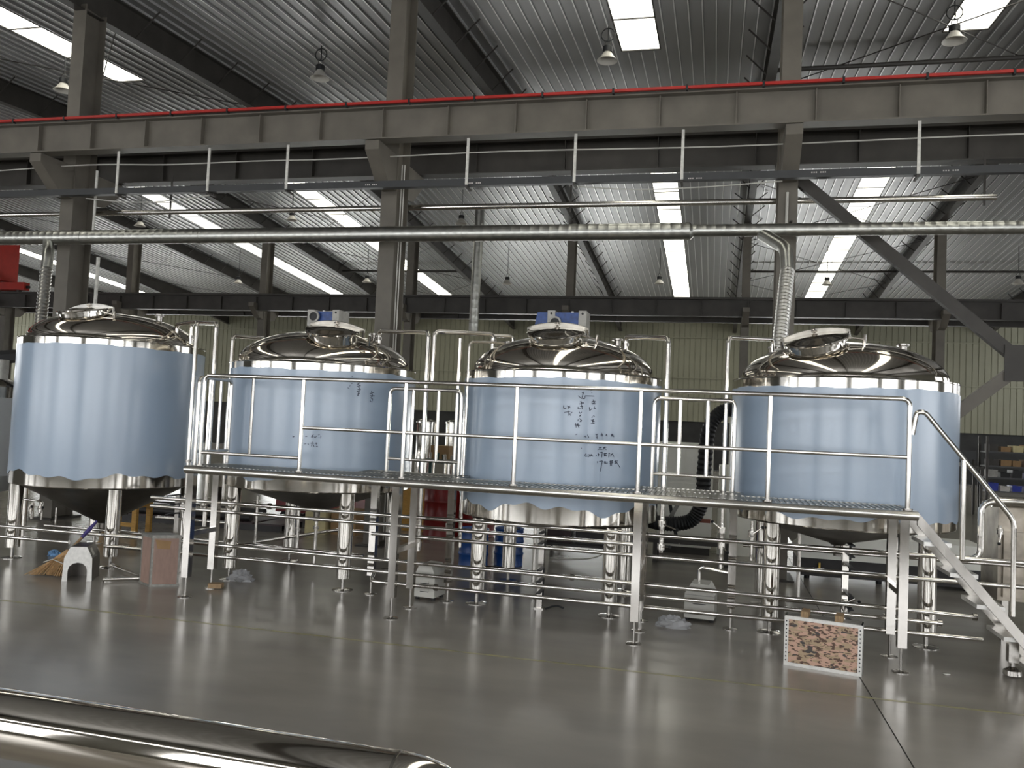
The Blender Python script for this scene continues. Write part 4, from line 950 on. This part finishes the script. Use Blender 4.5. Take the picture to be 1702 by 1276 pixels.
# yellow wooden stand
ws = thing('wooden_stand', (-9.1, 11.7, 0), 'yellow wooden stand behind the leftmost tank', 'stand')
obj('top_board', MB().box(-9.4, -8.75, 11.5, 11.9, .40, .46), 'wood_yellow', ws)
for x in (-9.36, -8.79):
    for y in (11.53, 11.87): obj('leg', MB().box(x - .04, x + .04, y - .03, y + .03, 0, .40), 'wood_yellow', ws)
obj('stretcher', MB().box(-9.36, -8.79, 11.515, 11.545, .1, .16), 'wood_yellow', ws)
# red wheeled machine under tank two
rm = thing('wheeled_machine', (-6.9, 14.6, 0), 'low dark red wheeled machine behind the second tank', 'machine')
obj('body', MB().box(-7.9, -6.3, 14.3, 15.0, .16, .50), 'machine_red', rm)
obj('motor', MB().cyl((-7.6, 14.6, .58), (-7.0, 14.6, .58), .1, 16), 'machine_red', rm)
for x in (-7.7, -6.5):
    for y in (14.28, 15.02):
        w_ = obj('wheel', MB().cyl((x, y - .02, .09), (x, y + .02, .09), .09, 16), 'black_rubber', rm)
        obj('hub', MB().cyl((x, y - .024, .09), (x, y + .024, .09), .04, 12), 'cast_grey', w_)
# white machine with a black flexible hose
wm = thing('control_cabinet', (-.35, 14.2, 0), 'tall white machine cabinet between the third and rightmost tanks', 'cabinet')
obj('body', MB().box(-.86, .02, 14.0, 14.9, .12, 1.80), 'machine_white', wm)
obj('plinth', MB().box(-.84, 0.0, 14.05, 14.85, 0, .12), 'dark_steel', wm)
for x0, x1 in ((-.84, -.45), (-.41, .0)):
    for z0, z1 in ((.16, .52), (.60, 1.15), (1.2, 1.77)): obj('door_panel', MB().box(x0, x1, 13.985, 14.0, z0, z1), 'machine_white', wm)
obj('red_band', MB().box(-.84, .0, 13.982, 14.0, .53, .59), 'brown_red', wm)
wm2 = thing('control_cabinet', (.45, 14.5, 0), 'lower white machine cabinet left of the rightmost tank', 'cabinet')
obj('body', MB().box(.12, .75, 14.3, 15.0, .0, 1.45), 'machine_white', wm2)
for z0, z1 in ((.25, .75), (.8, 1.08), (1.12, 1.40)): obj('door_panel', MB().box(.15, .72, 14.285, 14.3, z0, z1), 'machine_white', wm2)
obj('door_handle', MB().box(.2, .23, 14.25, 14.285, .9, 1.0), 'black_rubber', wm2)
obj('mast', MB().box(.26, .36, 14.1, 14.22, 0, 2.3), 'machine_white', wm2)
hp = [(.45, 14.25, 2.36), (.42, 13.4, 2.36), (.35, 12.75, 2.34), (.12, 12.7, 2.30), (-.06, 12.6, 2.05), (-.11, 12.6, 1.5), (-.13, 12.6, 1.0), (-.25, 12.6, .72), (-.5, 12.6, .63), (-.8, 12.75, .62), (-1.0, 13.3, .62), (-.95, 14.02, .62)]
P = [Vector(p) for p in hp]; path = []
for i in range(len(P) - 1):
    p0, p1, p2, p3 = P[max(i - 1, 0)], P[i], P[i + 1], P[min(i + 2, len(P) - 1)]
    for k in range(14):
        t_ = k / 14; path.append(.5 * (2 * p1 + (p2 - p0) * t_ + (2 * p0 - 5 * p1 + 4 * p2 - p3) * t_ * t_ + (3 * p1 - p0 - 3 * p2 + p3) * t_ ** 3))
obj('flexible_hose', MB().tube(path, [.10 + (.010 if k % 2 else -.004) for k in range(len(path))], 16), 'black_rubber', label='black corrugated hose curving down to the white machine', cat='hose', group='black hoses')
ml = thing('pallet_truck', (-.55, 13.3, 0), 'dark low trolley in front of the tall white machine', 'trolley')
obj('platform', MB().box(-.9, .35, 12.9, 13.5, .30, .36), 'dark_steel', ml)
for x in (-.8, .25):
    for y in (12.95, 13.45): obj('leg', MB().box(x - .03, x + .03, y - .03, y + .03, 0, .30), 'dark_steel', ml)
obj('tool', MB().beam((-.75, 13.1, .37), (-.45, 13.1, .95), .06, .06), 'cast_grey', ml)
obj('tool', MB().beam((-.5, 13.2, .37), (-.62, 13.2, .9), .05, .05), 'black_rubber', ml)
# low machinery standing behind the tanks
pk = thing('packing_machine', (2.0, 12.7, 0), 'low machine with a white top panel and black base behind the rightmost tank', 'machine')
obj('base', MB().box(1.22, 3.6, 12.55, 13.3, .05, .30), 'machine_dark', pk)
obj('top_panel', MB().box(1.20, 3.6, 12.5, 13.3, .30, .62), 'machine_white', pk)
obj('seam', MB().box(1.20, 3.6, 12.497, 12.5, .455, .465), 'machine_dark', pk)
vb = thing('vent_box', (.71, 11.67, 0), 'small grey vented box on the floor behind the rightmost tank leg', 'box')
obj('body', MB().box(.62, .80, 11.55, 11.8, .0, .26), 'cast_grey', vb)
for z in (.06, .19): obj('grille', MB().box(.64, .78, 11.545, 11.55, z - .02, z + .02), 'bin_white', vb)
for x in (1.35, 2.3, 3.4): obj('foot', MB().cyl((x, 12.65, 0), (x, 12.65, .05), .04, 10), 'black_rubber', pk)
obj('tap', MB().cyl((1.5, 12.53, .12), (1.5, 12.53, .24), .018, 8), 'brass', pk)
ct = thing('parts_trolley', (-1.7, 13.0, 0), 'dark trolley of frames and tubing behind the third tank', 'trolley')
obj('tray_top', MB().box(-2.5, -.95, 12.6, 13.4, .60, .64), 'machine_dark', ct)
obj('tray_low', MB().box(-2.5, -.95, 12.6, 13.4, .18, .22), 'machine_dark', ct)
for x in (-2.46, -.99):
    for y in (12.64, 13.36):
        obj('leg', MB().box(x - .025, x + .025, y - .025, y + .025, .07, .60), 'machine_dark', ct)
        obj('caster', MB().cyl((x, y - .015, .035), (x, y + .015, .035), .035, 10), 'black_rubber', ct)
for i, (x0, x1) in enumerate(((-2.42, -2.05), (-1.98, -1.5), (-1.44, -1.02))): obj('crate', MB().box(x0, x1, 12.7, 13.3, .22, .22 + (.30, .24, .33)[i]), ('machine_plum', 'machine_dark', 'machine_plum')[i], ct)
for i, (p, q) in enumerate((((-2.4, 12.62, .68), (-1.5, 12.62, .66)), ((-1.9, 12.58, .64), (-1.1, 12.7, .76)), ((-1.4, 12.6, .64), (-1.15, 12.6, .84)))): obj('loose_tube', MB().tube([p, q], .014, 8), 'brushed', ct)
wire('hose', [(-2.3, 12.4, .02), (-2.0, 12.3, .04), (-1.6, 12.35, .1), (-1.3, 12.45, .35), (-1.15, 12.6, .66)], .012, 'cable_white', 'thin pale hose hanging off the trolley behind the third tank', 'hose', 'thin hoses')
pl = thing('pipe_pallet', (-8.8, 13.2, 0), 'dark pallet of pipe offcuts behind the leftmost tank', 'pallet')
for k in range(7): obj('plank', MB().box(-10.4 + k * .5, -9.98 + k * .5, 12.8, 13.7, .10, .13), 'machine_plum', pl)
for y in (12.85, 13.25, 13.65): obj('bearer', MB().box(-10.4, -6.98, y - .04, y + .04, 0, .10), 'machine_dark', pl)
for k in range(5): obj('pipe_offcut', MB().cyl((-10.2, 12.95 + k * .15, .19 + .05 * (k % 2)), (-7.6 - .3 * (k % 3), 12.95 + k * .15, .19 + .05 * (k % 2)), .06, 12), ('machine_dark', 'brushed', 'machine_plum')[k % 3], pl)
# distant steel vessels
for i, (x, y, r, h) in enumerate(((-7.93, 22.2, .12, 2.0), (-7.6, 22.0, .17, 2.0), (-7.0, 22.3, .22, 2.02))):
    lb = ['narrow distant steel vessel seen through the left guard frame', 'middle distant steel vessel seen through the left guard frame', 'widest distant steel vessel seen through the left guard frame'][i]
    t = thing('distant_vessel', (x, y, 0), lb, 'tank', 'distant vessels')
    obj('shell', MB().lathe([(0, .35), (r, .5), (r, h - .06), (r * .8, h - .02), (0, h)], (x, y, 0), 24), 'chrome', t)
    obj('neck_ring', MB().lathe([(r, h - .1), (r + .02, h - .1), (r + .02, h - .06), (r, h - .06)], (x, y, 0), 24), 'brushed', t)
    for a in (0, 2.1, 4.2): obj('leg', MB().cyl((x + r * .8 * math.cos(a), y + r * .8 * math.sin(a), 0), (x + r * .8 * math.cos(a), y + r * .8 * math.sin(a), .5), .025, 8), 'chrome', t)
t = thing('valve_bench', (-5.2, 16.5, 0), 'cluttered green bench of pipe fittings behind the left guard frame', 'bench')
obj('bench_top', MB().box(-5.9, -4.5, 16.3, 17.0, 1.12, 1.18), 'teal_paint', t)
for x in (-5.8, -4.6):
    for y in (16.35, 16.95): obj('leg', MB().box(x - .03, x + .03, y - .03, y + .03, 0, 1.12), 'teal_paint', t)
rng = random.Random(11)
for k in range(9):
    x = -5.8 + k * .15
    obj('pipe_fitting', MB().tube([(x, 16.5, 1.18), (x + rng.uniform(-.03, .03), 16.5, 1.24 + rng.uniform(0, .1))], rng.uniform(.02, .05), 10), rng.choice(['brushed', 'cast_grey', 'teal_paint', 'chrome']), t)
simple_box('carton', -5.75, -5.35, 16.75, 17.0, 1.18, 1.46, 'cardboard', 'brown carton on the cluttered green bench', 'carton')
# heat exchanger at the right edge
hx = thing('heat_exchanger', (3.3, 9.75, 0), 'stainless plate heat exchanger at the right edge behind the stairs', 'heat exchanger')
obj('body', MB().box(2.86, 3.8, 9.55, 10.1, .42, 1.38), 'stained_steel', hx)
obj('front_plate', MB().box(2.90, 3.75, 9.51, 9.55, .46, 1.12), 'stained_steel', hx)
for x in (2.95, 3.7): obj('leg', MB().box(x - .03, x + .03, 9.6, 9.66, 0, .42), 'brushed', hx)
for z in (.6, 1.0): obj('tie_bolt', MB().cyl((2.98, 9.48, z), (2.98, 9.52, z), .02, 8), 'brushed', hx)
# storage rack and workbench far right
sr = thing('storage_rack', (8.2, 26.4, 0), 'steel storage rack full of bins at the far right', 'rack')
for x in (7.5, 9.4):
    for y in (26.1, 26.8): obj('upright', MB().box(x - .03, x + .03, y - .03, y + .03, 0, 2.25), 'dark_steel', sr)
SHELF = (.30, .72, 1.10, 1.42, 1.82)
for z in SHELF: obj('shelf', MB().box(7.5, 9.4, 26.08, 26.82, z - .04, z), 'tray_steel', sr)
rng = random.Random(21)
words_ = ['top', 'second', 'third', 'fourth', 'lowest']
for si, z in enumerate(SHELF[::-1]):
    for k in range(6):
        x0 = 7.56 + k * .3; w = rng.uniform(.2, .27); h = rng.uniform(.12, .24)
        mm = rng.choice([['cardboard', 'brown_red', 'dark_steel', 'cardboard', 'paper_box'], ['bin_white', 'cardboard', 'dark_steel'], ['black_rubber', 'cast_grey', 'bin_blue'], ['bin_blue', 'bin_blue', 'bin_white'], ['bin_blue', 'bin_blue', 'dark_steel']][si])
        cword = {'cardboard': 'brown', 'brown_red': 'reddish', 'wood_yellow': 'amber', 'paper_box': 'pale', 'bin_white': 'white', 'dark_steel': 'dark', 'black_rubber': 'black', 'cast_grey': 'grey', 'bin_blue': 'blue'}[mm]
        b = MB(); b.box(x0, x0 + w, 26.12, 26.55, z, z + .02)
        b.prism([(x0, 26.12, z + .02), (x0 + w, 26.12, z + .02), (x0 + w + .01, 26.10, z + h), (x0 - .01, 26.10, z + h)], (0, .012, 0)).prism([(x0, 26.54, z + .02), (x0 + w, 26.54, z + .02), (x0 + w, 26.56, z + h), (x0, 26.56, z + h)], (0, .012, 0))
        b.box(x0 - .006, x0 + .006, 26.11, 26.56, z + .02, z + h).box(x0 + w - .006, x0 + w + .006, 26.11, 26.56, z + .02, z + h)
        obj('storage_bin', b, mm, label='%s bin on the %s shelf of the far rack, place %s from the left' % (cword, words_[si], ['one', 'two', 'three', 'four', 'five', 'six'][k]), cat='bin', group='bins on the far rack')
wt = thing('workbench', (6.7, 26.2, 0), 'dark workbench with tools left of the storage rack', 'bench')
obj('bench_top', MB().box(6.0, 7.35, 25.8, 26.6, 1.30, 1.36), 'dark_steel', wt)
obj('back_board', MB().box(6.0, 7.35, 26.56, 26.6, 1.36, 1.8), 'tray_steel', wt)
for x in (6.06, 7.29):
    for y in (25.86, 26.54): obj('leg', MB().box(x - .03, x + .03, y - .03, y + .03, 0, 1.30), 'dark_steel', wt)
for k in range(6):
    x = 6.2 + k * .2; obj('tool', MB().cyl((x, 26.2, 1.36), (x, 26.2, 1.36 + .1 + .05 * (k % 3)), .03 + .02 * (k % 2), 10), ['cast_grey', 'bin_white', 'dark_steel'][k % 3], wt)
